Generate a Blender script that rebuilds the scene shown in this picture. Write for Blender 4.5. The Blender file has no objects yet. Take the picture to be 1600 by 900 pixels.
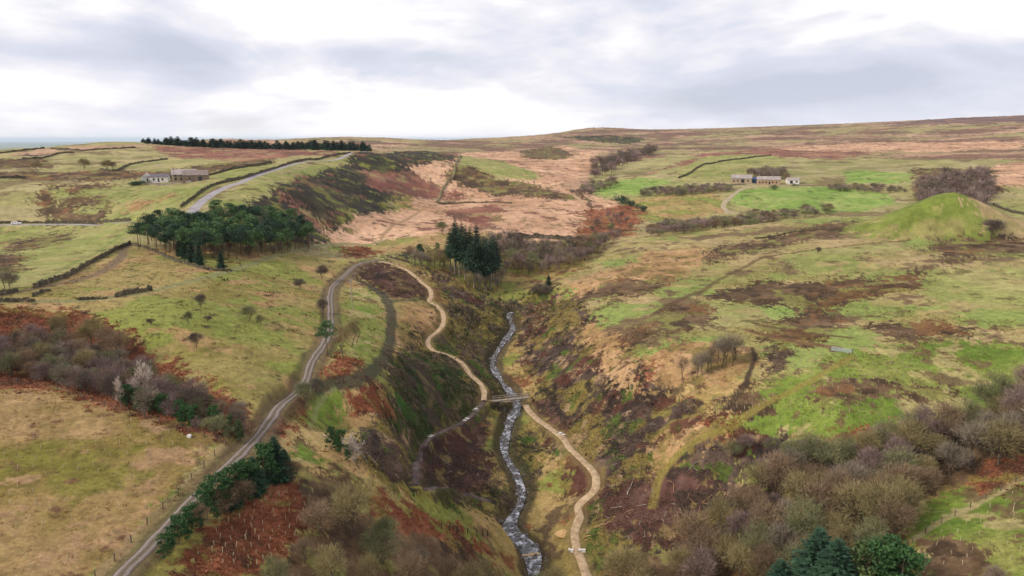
import bpy, math, random
import numpy as np
from mathutils import Vector, Matrix

random.seed(7)
np.random.seed(7)
sc = bpy.context.scene
COL = sc.collection

# ------------------------------------------------------------------ camera
CAM_Z = 120.0
FPX = 1142.0                      # focal length in pixels of the 1600 px wide photograph
PITCH = math.radians(11.5)
cam_d = bpy.data.cameras.new('camera')
cam = bpy.data.objects.new('camera', cam_d)
COL.objects.link(cam)
cam.location = (0, 0, CAM_Z)
cam.rotation_euler = (math.pi / 2 - PITCH, 0, 0)
cam_d.sensor_width = 36.0
cam_d.lens = 36.0 * FPX / 1600.0
cam_d.clip_start = 1.0
cam_d.clip_end = 200000.0
sc.camera = cam

# ------------------------------------------------------------------ light
SUN_EL, SUN_AZ = math.radians(36), math.radians(-112)     # azimuth clockwise from +Y (view direction)
w = bpy.data.worlds.new('World')
sc.world = w
w.use_nodes = True
nt = w.node_tree
nt.nodes.clear()
def N(t, **k):
    n = nt.nodes.new(t)
    for a, b in k.items():
        setattr(n, a, b)
    return n
def L(a, b):
    nt.links.new(a, b)
def MATH(op, a, b=None, c=None, clamp=False):
    n = N('ShaderNodeMath', operation=op)
    n.use_clamp = clamp
    for i, x in enumerate((a, b, c)):
        if x is None:
            continue
        if isinstance(x, (int, float)):
            n.inputs[i].default_value = x
        else:
            L(x, n.inputs[i])
    return n.outputs[0]
out = N('ShaderNodeOutputWorld')
bg = N('ShaderNodeBackground')
bg.inputs['Strength'].default_value = 0.1
L(bg.outputs[0], out.inputs[0])
sky = N('ShaderNodeTexSky')
sky.sky_type = 'NISHITA'
sky.sun_disc = False
sky.sun_elevation = SUN_EL
sky.sun_rotation = SUN_AZ
sky.air_density = 1.0
sky.dust_density = 1.5
tc = N('ShaderNodeTexCoord')
sep = N('ShaderNodeSeparateXYZ')
L(tc.outputs['Generated'], sep.inputs[0])
dx, dy, dz = sep.outputs
# cloud decks, flattened towards the horizontal
comb = N('ShaderNodeCombineXYZ')
L(dx, comb.inputs[0]); L(dy, comb.inputs[1]); L(MATH('MULTIPLY', dz, 3.1), comb.inputs[2])
def cloud_noise(scale, detail, rough, dist, off):
    m = N('ShaderNodeMapping')
    m.inputs['Location'].default_value = off
    m.inputs['Scale'].default_value = (scale, scale, scale)
    L(comb.outputs[0], m.inputs[0])
    n = N('ShaderNodeTexNoise')
    n.inputs['Scale'].default_value = 1.0
    n.inputs['Detail'].default_value = detail
    n.inputs['Roughness'].default_value = rough
    n.inputs['Distortion'].default_value = dist
    L(m.outputs[0], n.inputs['Vector'])
    return n.outputs['Fac']
def bank(x0, z0, wx, wz):
    """a grey cloud bank centred on a direction"""
    a = MATH('POWER', MATH('ABSOLUTE', MATH('DIVIDE', MATH('SUBTRACT', dx, x0), wx)), 2.0)
    b_ = MATH('POWER', MATH('ABSOLUTE', MATH('DIVIDE', MATH('SUBTRACT', dz, z0), wz)), 2.0)
    return MATH('EXPONENT', MATH('MULTIPLY', MATH('ADD', a, b_), -1.0))
n1 = cloud_noise(3.0, 6, 0.52, 0.5, (3.3, 1.7, 0))
n2 = cloud_noise(11.0, 6, 0.55, 0.3, (8.1, 4.2, 2.0))
mixn = MATH('ADD', MATH('MULTIPLY', n1, 0.78), MATH('MULTIPLY', n2, 0.22))
mixn = MATH('ADD', mixn, 0.02)
for args, k in (((-.42, .105, .30, .026), -.19), ((.27, .062, .19, .032), -.24), ((.05, .15, .35, .03), -.04), ((-.05, .035, .25, .03), .11), ((-.30, .165, .25, .03), .12), ((.5, .14, .2, .03), .06)):
    mixn = MATH('ADD', mixn, MATH('MULTIPLY', bank(*args), k))
ramp = N('ShaderNodeValToRGB')
L(mixn, ramp.inputs[0])
els = ramp.color_ramp.elements
els[0].position, els[0].color = 0.33, (4.9, 5.2, 6.2, 1)
els[1].position, els[1].color = 0.60, (9.0, 8.8, 9.0, 1)
e = els.new(0.46); e.color = (6.1, 6.3, 7.2, 1)
e = els.new(0.53); e.color = (7.4, 7.3, 7.8, 1)
# thin breaks where the blue shows faintly through
cover = MATH('MULTIPLY', MATH('SUBTRACT', 0.44, cloud_noise(6.0, 4, 0.5, 0.3, (1.0, 9.0, 5.0)), None), 3.0, clamp=True)
skyb = N('ShaderNodeMix', data_type='RGBA')
L(MATH('MULTIPLY', cover, 0.45), skyb.inputs['Factor'])
L(ramp.outputs[0], skyb.inputs['A'])
L(sky.outputs[0], skyb.inputs['B'])
# bright veil of cloud low over the skyline
hz = MATH('POWER', MATH('SUBTRACT', 1.0, MATH('ABSOLUTE', dz), clamp=True), 40.0)
hmix = N('ShaderNodeMix', data_type='RGBA')
L(MATH('MULTIPLY', hz, 0.35), hmix.inputs['Factor'])
L(skyb.outputs['Result'], hmix.inputs['A'])
hmix.inputs['B'].default_value = (8.9, 8.7, 8.9, 1)
L(hmix.outputs['Result'], bg.inputs['Color'])

sun_d = bpy.data.lights.new('sun', 'SUN')
sun_d.energy = 2.4
sun_d.angle = math.radians(14)
sun_d.color = (1.0, 0.93, 0.83)
sun = bpy.data.objects.new('sun', sun_d)
COL.objects.link(sun)
sd = Vector((math.sin(SUN_AZ) * math.cos(SUN_EL), math.cos(SUN_AZ) * math.cos(SUN_EL), math.sin(SUN_EL)))
sun.rotation_euler = (-sd).to_track_quat('-Z', 'Y').to_euler()

sc.view_settings.view_transform = 'Standard'
sc.view_settings.look = 'None'
sc.view_settings.exposure = 0.3
sc.view_settings.gamma = 1.0
sc.view_settings.use_curve_mapping = False
sc.render.engine = 'CYCLES'
sc.cycles.max_bounces = 6
sc.cycles.transparent_max_bounces = 8
# ------------------------------------------------------------------ terrain heights
# Heights in metres relative to the camera; a pixel gives a direction, the height of the
# land there gives the distance.
def ray(u, v):
    x, y = (u - 800.0) / FPX, -(v - 450.0) / FPX
    d = np.array([x, math.cos(PITCH) + y * math.sin(PITCH), -math.sin(PITCH) + y * math.cos(PITCH)])
    return math.atan2(d[0], d[1]), d[2] / math.hypot(d[0], d[1])     # azimuth, tan(elevation)
cps = []
def cz(*pts):
    for u, v, z in pts:
        if z < -55 and v > 430:
            z = -55 + (z + 55) * 1.27
        a, t = ray(u, v)
        cps.append((a, math.log(z / t), z))
def cr(*pts):
    for u, v, r in pts:
        a, t = ray(u, v)
        cps.append((a, math.log(r), r * t))
def cw(*pts):
    for u, r, z in pts:
        a, t = ray(u, 300)
        cps.append((a, math.log(r), z))
STREAM_PX = [(834, 899, -76.6), (830, 860, -76), (797, 820, -75), (815, 775, -74), (808, 740, -73.2), (788, 700, -72.2), (797, 655, -71),
             (808, 628, -70.2), (785, 595, -69), (770, 565, -67.5), (785, 535, -66), (801, 512, -65), (795, 492, -63.5)]
cz(*STREAM_PX)
cz((850, 440, -58.5), (870, 400, -55), (940, 375, -53), (965, 345, -50), (985, 322, -47), (900, 300, -42.5), (930, 275, -36), (960, 250, -25))
cr((1010, 230, 1300))
# left bank, path, track
cz((757, 622, -67.3), (725, 575, -63.2), (690, 548, -60.5), (668, 528, -59), (690, 495, -58), (670, 455, -55), (640, 425, -52), (590, 408, -49),
   (545, 430, -49.5), (517, 460, -49.5), (517, 500, -49), (495, 550, -48.7), (440, 630, -48.5), (380, 700, -49), (290, 790, -50), (190, 895, -51))
cz((632, 562, -56), (655, 549, -59.5), (600, 640, -55.5), (585, 600, -53), (700, 640, -66), (650, 700, -66), (720, 700, -69.5), (650, 745, -68.5), (690, 672, -66.5), (620, 715, -65),
   (555, 690, -59.5), (520, 690, -56), (500, 676, -51.5), (490, 705, -52.5), (560, 755, -56), (640, 795, -61), (700, 820, -65), (775, 815, -71.5), (600, 880, -60), (400, 880, -54),
   (480, 730, -52.5), (450, 800, -53), (750, 885, -70), (745, 760, -72), (560, 660, -53), (560, 560, -51.5), (610, 500, -53), (560, 440, -50.5), (640, 480, -55), (720, 460, -57.5), (760, 490, -61))
# left field, wood strip, hillside
cz((0, 895, -49), (100, 800, -48.5), (0, 700, -46), (200, 700, -47), (340, 690, -47.8), (0, 600, -43.5), (180, 640, -45.5), (100, 548, -44.5), (0, 545, -43.5),
   (100, 490, -40), (0, 490, -39), (230, 560, -45), (300, 620, -46.8), (390, 655, -48.3), (230, 520, -41), (300, 570, -44.2), (400, 600, -46.5),
   (400, 530, -45), (450, 480, -45.5), (310, 470, -40.5), (380, 440, -42), (200, 460, -39.3), (20, 460, -38.5), (250, 410, -39), (100, 430, -38.8), (400, 400, -42.5),
   (480, 390, -45), (330, 380, -40), (200, 378, -38.5), (50, 410, -39.5), (20, 350, -41), (150, 350, -40), (100, 380, -40.5), (530, 395, -47.5))
cz((350, 342, -32.5), (320, 315, -28), (380, 285, -22.5), (440, 262, -18.3), (255, 280, -24), (310, 278, -23.2), (100, 300, -29), (0, 300, -29), (200, 320, -32), (150, 260, -20.5), (0, 270, -22.5))
cr((540, 242, 760), (0, 238, 960), (-60, 243, 960), (50, 232, 970), (100, 226.5, 970), (150, 224, 1050), (200, 222, 1150), (230, 225, 1150), (300, 229, 1080), (400, 231, 1050), (500, 234, 1020), (580, 236, 980), (300, 240, 850))
cr((312, 218, 1800), (340, 217, 1800), (400, 219, 1800), (450, 217.5, 1900), (500, 215.5, 1950), (560, 214.5, 1950), (600, 216, 1950), (645, 221, 2000), (700, 219, 2100), (740, 217, 2200), (800, 216, 2300),
   (850, 213, 2350), (870, 209, 2350), (900, 201.5, 2350), (925, 199.5, 2350), (1000, 202, 2350), (1050, 204, 2350), (1120, 202, 2300), (1200, 199.5, 2300), (1300, 196, 2250), (1400, 190.5, 2250), (1500, 184.5, 2250), (1600, 180.5, 2250))
# dark slope and pink moor in the middle
cz((450, 330, -33.5), (480, 300, -27), (400, 276, -20.8), (420, 268, -19.4), (590, 246, -15), (620, 340, -46.5), (560, 375, -49), (500, 350, -41), (520, 325, -36), (550, 300, -33), (600, 280, -29), (650, 300, -40), (680, 318, -44.3),
   (780, 265, -27), (850, 300, -39.5), (760, 330, -45.5), (800, 360, -50), (700, 360, -47.5), (640, 372, -47.8), (750, 388, -51.5), (850, 270, -31), (660, 262, -24))
cr((718, 245, 900), (830, 240, 1200), (900, 232, 1400), (640, 232, 1300), (860, 222, 1700), (960, 215, 1800), (740, 226, 1600))
# right bank
cz((850, 600, -66.5), (880, 660, -69), (930, 740, -69.5), (900, 840, -73.5), (915, 890, -74.3), (960, 600, -60.5), (1000, 560, -56.5), (900, 480, -57), (880, 440, -55.5), (960, 520, -56),
   (850, 520, -62.5), (1100, 640, -59), (1140, 660, -58.5), (1050, 720, -65), (1100, 800, -67), (1200, 700, -61), (1250, 690, -58), (1200, 800, -64), (1100, 895, -70), (1300, 895, -64.5), (1400, 760, -60.5),
   (1500, 830, -58.5), (1590, 890, -57.5), (1590, 700, -55), (1450, 690, -57), (1300, 640, -54.5), (1580, 600, -51), (1200, 580, -54), (1150, 520, -52.5), (1050, 560, -55.5))
# right plateau
cz((1000, 470, -54), (1100, 430, -50.5), (960, 420, -52.5), (1000, 390, -50.5), (1300, 480, -49.5), (1500, 480, -46), (1590, 440, -43.5), (1300, 400, -44.5), (1200, 370, -45.5), (1100, 370, -47.8), (1450, 400, -42),
   (1590, 380, -40), (1400, 355, -40), (1330, 340, -40.5), (1230, 345, -43), (1120, 358, -46.5), (1480, 352, -39.3), (1590, 350, -38.5), (1020, 372, -49.5), (1400, 560, -50.5))
cw((1200, 450, -50), (1100, 455, -51.5), (1300, 445, -48), (1030, 455, -51), (1400, 480, -44), (1490, 470, -41))
cz((1120, 322, -45), (1280, 312, -41), (1380, 316, -42), (1195, 283, -34.5), (1350, 290, -36), (1050, 325, -46), (1000, 300, -40.5), (1050, 290, -37), (1100, 262, -27), (1300, 260, -26), (1550, 305, -38), (1590, 280, -30))
cr((1590, 240, 1000), (1300, 230, 1300), (1100, 230, 1300), (1500, 210, 1600), (1250, 212, 1700), (1050, 215, 1800), (1450, 240, 1000), (1490, 275, 640))
# the land falls away behind the skyline
for u in range(-400, 2001, 200):
    cw((u, 3600, 20 if u > 800 else -45), (u, 5200, -120))
cw((0, 1080, -32), (0, 1300, -60), (100, 1500, -55), (200, 1600, -45), (-200, 1500, -60), (0, 2200, -130), (150, 2400, -120), (-300, 2200, -150))
# beyond the sides of the frame, and below it
cw((-300, 80, -47), (-300, 160, -40), (-300, 300, -36), (-300, 600, -24), (-300, 1000, -20), (1900, 80, -56), (1900, 160, -50), (1900, 300, -38), (1900, 600, -30), (1900, 1000, -10), (1900, 2200, 70),
   (100, 55, -50), (400, 60, -55), (800, 70, -78), (1100, 70, -73), (1500, 65, -60), (100, 25, -52), (800, 25, -79), (1500, 25, -62))
cps = np.array(cps)

def tps_fit(P, z, lam):
    n = len(P)
    d = np.hypot(P[:, None, 0] - P[None, :, 0], P[:, None, 1] - P[None, :, 1])
    K = d * d * np.log(d + 1e-9) + lam * np.eye(n)
    Q = np.c_[np.ones(n), P]
    A = np.block([[K, Q], [Q.T, np.zeros((3, 3))]])
    s = np.linalg.solve(A, np.r_[z, 0, 0, 0])
    return s[:n], s[n:]
TW, TA = tps_fit(cps[:, :2], cps[:, 2], 0.0004)
def tps(a, l):
    out = np.empty(a.shape)
    af, lf, of = a.ravel(), l.ravel(), out.ravel()
    for i in range(0, af.size, 8000):
        d2 = (af[i:i+8000, None] - cps[None, :, 0]) ** 2 + (lf[i:i+8000, None] - cps[None, :, 1]) ** 2
        of[i:i+8000] = (0.5 * d2 * np.log(d2 + 1e-18)) @ TW + TA[0] + TA[1] * af[i:i+8000] + TA[2] * lf[i:i+8000]
    return of.reshape(a.shape)

# grid: fine in front of the camera, coarse around
AZ = np.r_[np.radians(np.linspace(-115, -46, 36)[:-1]), np.radians(np.linspace(-46, -41, 24)[:-1]), np.radians(np.linspace(-41, 41, 790)),
           np.radians(np.linspace(41, 46, 24)[1:]), np.radians(np.linspace(46, 115, 36)[1:])]
def logsteps(a, b, s):
    return np.linspace(math.log(a), math.log(b), int(math.log(b / a) / s) + 1)
LR = np.r_[logsteps(18, 66, .02)[:-1], logsteps(66, 270, .0031)[:-1], logsteps(270, 800, .0052)[:-1], logsteps(800, 2600, .0085)[:-1], logsteps(2600, 90000, .06)]
RR = np.exp(LR)
# coarse evaluation, then bilinear to the full grid
ca = np.linspace(-0.92, 0.92, 260)
cl = np.linspace(LR[0], math.log(6000), 330)
CZ = tps(*np.meshgrid(ca, cl, indexing='ij'))
def bil(G, ga, gl, a, l):
    i = np.clip(np.searchsorted(ga, a) - 1, 0, len(ga) - 2)
    j = np.clip(np.searchsorted(gl, l) - 1, 0, len(gl) - 2)
    fa = np.clip((a - ga[i]) / (ga[i+1] - ga[i]), 0, 1)
    fl = np.clip((l - gl[j]) / (gl[j+1] - gl[j]), 0, 1)
    return (G[i, j] * (1-fa) + G[i+1, j] * fa) * (1-fl) + (G[i, j+1] * (1-fa) + G[i+1, j+1] * fa) * fl
GA, GL = np.meshgrid(AZ, LR, indexing='ij')
Z = bil(CZ, ca, cl, GA, GL)
far = np.clip((GL - math.log(2600)) / (math.log(6500) - math.log(2600)), 0, 1)
far = far * far * (3 - 2 * far)
Z = Z * (1 - far) + (-215.0) * far
R2 = np.exp(GL)
X, Y = R2 * np.sin(GA), R2 * np.cos(GA)

# ------------------------------------------------------------------ value noise
def vnoise(x, y, seed):
    xi, yi = np.floor(x).astype(np.int64), np.floor(y).astype(np.int64)
    fx, fy = x - xi, y - yi
    fx = fx * fx * fx * (fx * (fx * 6 - 15) + 10); fy = fy * fy * fy * (fy * (fy * 6 - 15) + 10)
    def h(i, j):
        n = (i * 374761393 + j * 668265263 + seed * 974634533) & 0x7fffffff
        n = ((n ^ (n >> 13)) * 1274126177) & 0x7fffffff
        n = n ^ (n >> 16)
        return (n & 0xffff) / 65535.0
    a, b, c, d = h(xi, yi), h(xi+1, yi), h(xi, yi+1), h(xi+1, yi+1)
    return (a * (1-fx) + b * fx) * (1-fy) + (c * (1-fx) + d * fx) * fy
def fbm(x, y, scale, seed, octs=4, gain=0.55):
    s, amp, tot = 0.0, 1.0, 0.0
    c, si = math.cos(0.6), math.sin(0.6)
    x, y = x / scale, y / scale
    for k in range(octs):
        s = s + amp * vnoise(x, y, seed + k * 17)
        tot += amp
        amp *= gain
        x, y = (x * c - y * si) * 2.03 + 5.1, (x * si + y * c) * 2.03 - 3.7
    return s / tot
def sstep(a, b, x):
    t = np.clip((x - a) / (b - a), 0, 1)
    return t * t * (3 - 2 * t)

# the grassy mound
ma, mt = ray(1487, 302)
MR = 376.0
mx, my = MR * math.sin(ma), MR * math.cos(ma)
mh = MR * mt - float(bil(Z, AZ, LR, np.array([ma]), np.array([math.log(MR)]))[0])
ddx, ddy = X - mx, Y - my
dm = np.hypot(np.where(ddx < 0, ddx / 43.0, ddx / 42.0), np.where(ddy < 0, ddy / 30.0, ddy / 40.0))
Z += mh * 1.03 * (1 - np.clip(np.sqrt(dm * dm + .03) - .173, 0, .88) / .88) ** 1.35

def hgt(x, y, G=None):
    x, y = np.asarray(x, float), np.asarray(y, float)
    return bil(Z if G is None else G, AZ, LR, np.arctan2(x, y), np.log(np.hypot(x, y) + 1e-6))
def P(u, v):
    """ground point (camera-relative) seen at photo pixel u, v"""
    a, t = ray(u, v)
    col = bil(Z, AZ, LR, np.full(RR.shape, a), LR)
    hit = np.nonzero((col >= RR * t) & (RR > 40))[0]
    if len(hit) == 0:
        el = col / RR
        el[(RR < 40) | (RR > 3000)] = -9
        k = int(np.argmax(el))
        r = RR[k]
    else:
        k = max(hit[0], 1)
        g0, g1 = col[k-1] - RR[k-1] * t, col[k] - RR[k] * t
        r = RR[k-1] + (RR[k] - RR[k-1]) * (-g0) / (g1 - g0 + 1e-12)
    return np.array([r * math.sin(a), r * math.cos(a)])
def PP(pts):
    return np.array([P(*p[:2]) for p in pts])
def smooth_line(pts, step):
    """Catmull-Rom through pts, resampled at about step metres"""
    p = np.asarray(pts, float)
    p = np.vstack([2 * p[0] - p[1], p, 2 * p[-1] - p[-2]])
    o = []
    for i in range(1, len(p) - 2):
        n = max(2, int(np.linalg.norm(p[i+1] - p[i]) / step))
        t = np.linspace(0, 1, n, endpoint=False)[:, None]
        o.append(0.5 * (2 * p[i] + (p[i+1] - p[i-1]) * t + (2*p[i-1] - 5*p[i] + 4*p[i+1] - p[i+2]) * t**2 + (3*p[i] - p[i-1] - 3*p[i+1] + p[i+2]) * t**3))
    o.append(p[-2:-1])
    return np.vstack(o)
# ------------------------------------------------------------------ lines on the ground (paths, stream)
TRACK = [(590, 407), (560, 413), (541, 428), (522, 446), (516, 462), (517, 500), (514, 520), (500, 548), (480, 590), (455, 622), (420, 660), (385, 700), (340, 745), (290, 792), (240, 845), (190, 897), (140, 950)]
PATH_A = [(588, 407), (603, 410), (620, 415), (640, 425), (658, 440), (671, 452), (674, 462), (671, 469), (683, 478), (691, 488), (693, 503), (687, 515), (671, 527), (669, 537), (678, 547), (700, 554), (720, 567), (735, 584), (750, 600), (757, 614), (756, 627)]
PATH_L = [(757, 624), (775, 627), (797, 628)]
PATH_B = [(822, 632), (828, 643), (838, 654), (856, 667), (877, 682), (889, 699), (912, 722), (929, 738), (932, 752), (926, 768), (912, 783), (903, 796), (907, 808), (901, 822), (898, 840), (902, 860), (912, 885), (922, 915)]
MUD = [(757, 627), (745, 641), (728, 656), (700, 670), (672, 683), (660, 697), (655, 720), (649, 742), (652, 754), (680, 765), (720, 774), (768, 786)]
OLDTRACK = [(560, 438), (585, 452), (603, 468), (611, 490), (611, 520), (604, 550), (590, 570), (565, 588), (535, 597), (490, 604)]
OLDTRACK_B = [(606, 470), (632, 470), (668, 466)]
ROAD = [(-60, 353), (0, 352), (60, 351), (130, 351), (180, 349), (206, 346)]
ROAD_B = [(296, 338), (306, 324), (322, 310), (345, 296), (376, 285), (420, 268), (470, 254), (545, 240), (572, 236)]
LANE = [(-60, 474), (0, 463), (60, 450), (110, 440), (160, 424), (188, 404), (193, 390), (203, 380)]
GREENWAY = [(-60, 474), (0, 473), (60, 472), (130, 470), (180, 464), (235, 455), (330, 432), (400, 410), (432, 400), (470, 390), (540, 381), (600, 377)]
FARMTRACK = [(1185, 289), (1160, 295), (1143, 307), (1130, 321), (1140, 334)]
FARMTRACK_B = [(1165, 289), (1200, 289), (1250, 288), (1300, 290), (1400, 292)]
lines = {}
for nm, px in dict(TRACK=TRACK, PATH_A=PATH_A, PATH_L=PATH_L, PATH_B=PATH_B, MUD=MUD, OLDTRACK=OLDTRACK, OLDTRACK_B=OLDTRACK_B, ROAD=ROAD, ROAD_B=ROAD_B, LANE=LANE, GREENWAY=GREENWAY, FARMTRACK=FARMTRACK, FARMTRACK_B=FARMTRACK_B).items():
    lines[nm] = smooth_line(PP(px), 1.0 if nm not in ('ROAD', 'ROAD_B', 'FARMTRACK', 'FARMTRACK_B') else 3.0)
STREAM_UP = [(800, 484)]
stream = smooth_line(PP(STREAM_PX + STREAM_UP), 0.8)
rng = np.random.default_rng(3)
sn = len(stream)
stream_w = 1.4 + 1.5 * (vnoise(np.arange(sn) / 9.0, np.zeros(sn), 4) - 0.5) + 1.5 * np.exp(-((np.arange(sn) - 12) / 12.0) ** 2)
stream_w[-30:] *= 0.8
def smooth1(a, k):
    p = np.r_[np.full(k, a[0]), a, np.full(k, a[-1])]
    return np.convolve(p, np.ones(2 * k + 1) / (2 * k + 1), 'valid')

def line_dist(line, vals, reach):
    """per grid vertex: distance to the line, value interpolated along it and signed side offset"""
    D = np.full(Z.shape, 1e9); V = np.zeros(Z.shape); S = np.zeros(Z.shape)
    for k in range(len(line) - 1):
        a, b = line[k], line[k+1]
        rm = np.hypot(*np.minimum(np.abs(a), np.abs(b))) ; ra, rb = np.hypot(*a), np.hypot(*b)
        aa, ab = math.atan2(a[0], a[1]), math.atan2(b[0], b[1])
        m = reach / min(ra, rb)
        i0, i1 = np.searchsorted(AZ, [min(aa, ab) - m, max(aa, ab) + m])
        j0, j1 = np.searchsorted(LR, [math.log(max(min(ra, rb) - reach, 10)), math.log(max(ra, rb) + reach)])
        if i1 <= i0 or j1 <= j0:
            continue
        x, y = X[i0:i1, j0:j1], Y[i0:i1, j0:j1]
        d = b - a
        t = np.clip(((x - a[0]) * d[0] + (y - a[1]) * d[1]) / (d @ d + 1e-9), 0, 1)
        ox, oy = x - a[0] - t * d[0], y - a[1] - t * d[1]
        q = np.hypot(ox, oy)
        sub = D[i0:i1, j0:j1]
        c = q < sub
        sub[c] = q[c]
        V[i0:i1, j0:j1][c] = (vals[k] + (vals[k+1] - vals[k]) * t)[c]
        S[i0:i1, j0:j1][c] = (np.sign(d[0] * oy - d[1] * ox) * q)[c]
    return D, V, S

# ------------------------------------------------------------------ what grows where
def srgb(r, g, b, gain=1.0):
    c = np.array([r, g, b]) / 255.0
    return np.where(c <= 0.04045, c / 12.92, ((c + 0.055) / 1.055) ** 2.4) / 1.15 * gain * np.array([1.03, .985, .97])
CLS = {}
def cls(name, cols, scale, patches=(), relief=0.1, contrast=2.2, seed=0):
    dk = .74 if name in ('brash', 'bank', 'redbrash', 'moss', 'heath', 'heather', 'rush', 'bog') else 1.0
    gr = np.array([.96, 1.03, .93]) if name in ('hill', 'green', 'dull', 'plateau', 'rough', 'bright', 'lush', 'bank') else np.ones(3)
    CLS[name] = (np.array([srgb(*c) for c in cols]) * dk * gr, scale, [(srgb(*p[0]) * (1 + dk) / 2 * gr, p[1], p[2]) for p in patches], relief, contrast, seed)
cls('field', [(118, 108, 54), (142, 122, 74), (164, 138, 96)], 14, [((120, 116, 54), .66, 20), ((165, 135, 100), .64, 5), ((112, 84, 62), .72, 3)], .08)
cls('hill', [(130, 119, 66), (151, 134, 86), (170, 144, 102)], 20, [((132, 136, 70), .60, 28), ((168, 134, 98), .62, 14), ((80, 68, 48), .72, 2.6)], .10)
cls('green', [(130, 134, 76), (146, 146, 88), (160, 150, 102)], 22, [((160, 142, 100), .64, 9), ((104, 96, 60), .70, 6)], .05)
cls('bright', [(118, 142, 66), (132, 154, 78), (150, 158, 94)], 20, [((150, 150, 92), .66, 14), ((92, 104, 54), .70, 8)], .05)
cls('dull', [(138, 134, 88), (156, 146, 100), (170, 154, 114)], 40, [((122, 104, 76), .63, 30), ((166, 150, 114), .6, 20)], .1)
cls('pink', [(172, 136, 106), (196, 158, 126), (206, 170, 138)], 30, [((120, 84, 70), .68, 12), ((128, 110, 74), .70, 9), ((92, 74, 62), .73, 6)], .15)
cls('bracken', [(104, 62, 44), (132, 82, 58), (158, 108, 78)], 6, [((84, 60, 46), .62, 4), ((132, 116, 64), .68, 5)], .35)
cls('redmoor', [(118, 78, 66), (138, 94, 78), (156, 118, 96)], 26, [((104, 78, 66), .6, 16), ((150, 134, 94), .66, 14)], .2)
cls('heather', [(56, 54, 46), (74, 70, 56), (100, 92, 70)], 16, [((124, 124, 64), .62, 10), ((130, 92, 76), .68, 12)], .4)
cls('heath', [(52, 52, 44), (70, 72, 50), (98, 98, 56)], 13, [((136, 136, 68), .61, 9), ((62, 56, 50), .50, 18), ((142, 98, 78), .68, 16)], .4)
cls('brash', [(68, 56, 50), (98, 82, 72), (124, 104, 90)], 5, [((136, 122, 66), .57, 9), ((96, 62, 52), .60, 8), ((84, 102, 44), .66, 6), ((166, 140, 106), .68, 3), ((52, 46, 42), .66, 3)], .85)
cls('redbrash', [(84, 58, 50), (104, 74, 64), (120, 92, 82)], 6, [((66, 54, 48), .58, 5), ((136, 118, 78), .68, 4)], .45)
cls('bank', [(60, 58, 40), (86, 82, 50), (122, 112, 62)], 6, [((146, 130, 72), .58, 8), ((70, 92, 36), .60, 9), ((96, 80, 70), .58, 6), ((48, 46, 38), .63, 4)], .85)
cls('moss', [(46, 54, 32), (58, 70, 36), (76, 86, 44)], 6, [((80, 68, 58), .56, 5), ((60, 94, 36), .65, 7), ((110, 98, 66), .67, 3)], .75)
cls('rough', [(126, 112, 64), (150, 128, 80), (172, 142, 100)], 12, [((98, 78, 62), .64, 6), ((126, 128, 66), .62, 12), ((124, 78, 58), .70, 7)], .25)
cls('straw', [(146, 118, 78), (170, 138, 96), (184, 152, 114)], 9, [((126, 112, 66), .6, 7), ((104, 80, 60), .68, 3)], .25)
cls('plateau', [(140, 136, 82), (158, 142, 96), (174, 150, 114)], 24, [((134, 146, 80), .58, 26), ((116, 94, 74), .60, 18), ((106, 84, 66), .68, 5)], .15)
cls('rush', [(92, 74, 54), (116, 94, 70), (140, 116, 88)], 9, [((76, 62, 48), .60, 5), ((136, 134, 76), .62, 9), ((130, 96, 64), .66, 10)], .3)
cls('bog', [(98, 72, 46), (122, 92, 60), (140, 112, 76)], 8, [((84, 66, 50), .56, 6), ((140, 136, 72), .63, 8)], .2)
cls('lush', [(98, 118, 48), (118, 132, 60), (148, 144, 84)], 14, [((166, 150, 106), .60, 9), ((108, 88, 66), .66, 8), ((112, 90, 66), .72, 3)], .12)
cls('moor', [(138, 112, 90), (166, 136, 110), (184, 156, 126)], 110, [((150, 142, 96), .52, 140), ((118, 90, 76), .58, 110), ((120, 104, 80), .64, 40), ((96, 78, 68), .70, 24)], .3)
cls('darkmoor', [(90, 74, 72), (110, 90, 84), (140, 112, 98)], 60, [((170, 140, 114), .64, 60)], .3)
cls('plain', [(120, 128, 96), (110, 124, 90), (140, 138, 100)], 900, [((70, 86, 60), .58, 1500)], 0)
cls('mound', [(110, 124, 54), (122, 134, 62), (136, 140, 74)], 20, [((146, 140, 86), .64, 12)], .04)
cls('moundback', [(150, 138, 92), (164, 146, 104), (176, 152, 116)], 16, [((138, 140, 84), .60, 14)], .06)
CN = list(CLS)

IDX = np.full(Z.shape, CN.index('rough'), np.int8)
# wandering edges
wob = np.clip(R2, 60, 900)
WX = X + wob * (0.075 * (fbm(X, Y, 16, 11, 4) - .5) + 0.05 * (fbm(X, Y, 90, 12, 3) - .5))
WY = Y + wob * (0.075 * (fbm(X, Y, 16, 21, 4) - .5) + 0.05 * (fbm(X, Y, 90, 22, 3) - .5))
def inpoly(poly, x, y):
    c = np.zeros(x.shape, bool)
    n = len(poly)
    for i in range(n):
        x0, y0 = poly[i]; x1, y1 = poly[(i + 1) % n]
        if y0 == y1:
            continue
        c ^= ((y0 > y) != (y1 > y)) & (x < (x1 - x0) * (y - y0) / (y1 - y0) + x0)
    return c
def dens(px):
    """extra points along a pixel outline so that it follows the relief"""
    o = []
    for k in range(len(px)):
        a, b = np.array(px[k][:2], float), np.array(px[(k+1) % len(px)][:2], float)
        n = max(1, int(np.linalg.norm(b - a) / 40))
        o += [tuple(a + (b - a) * i / n) for i in range(n)]
    return o
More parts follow.
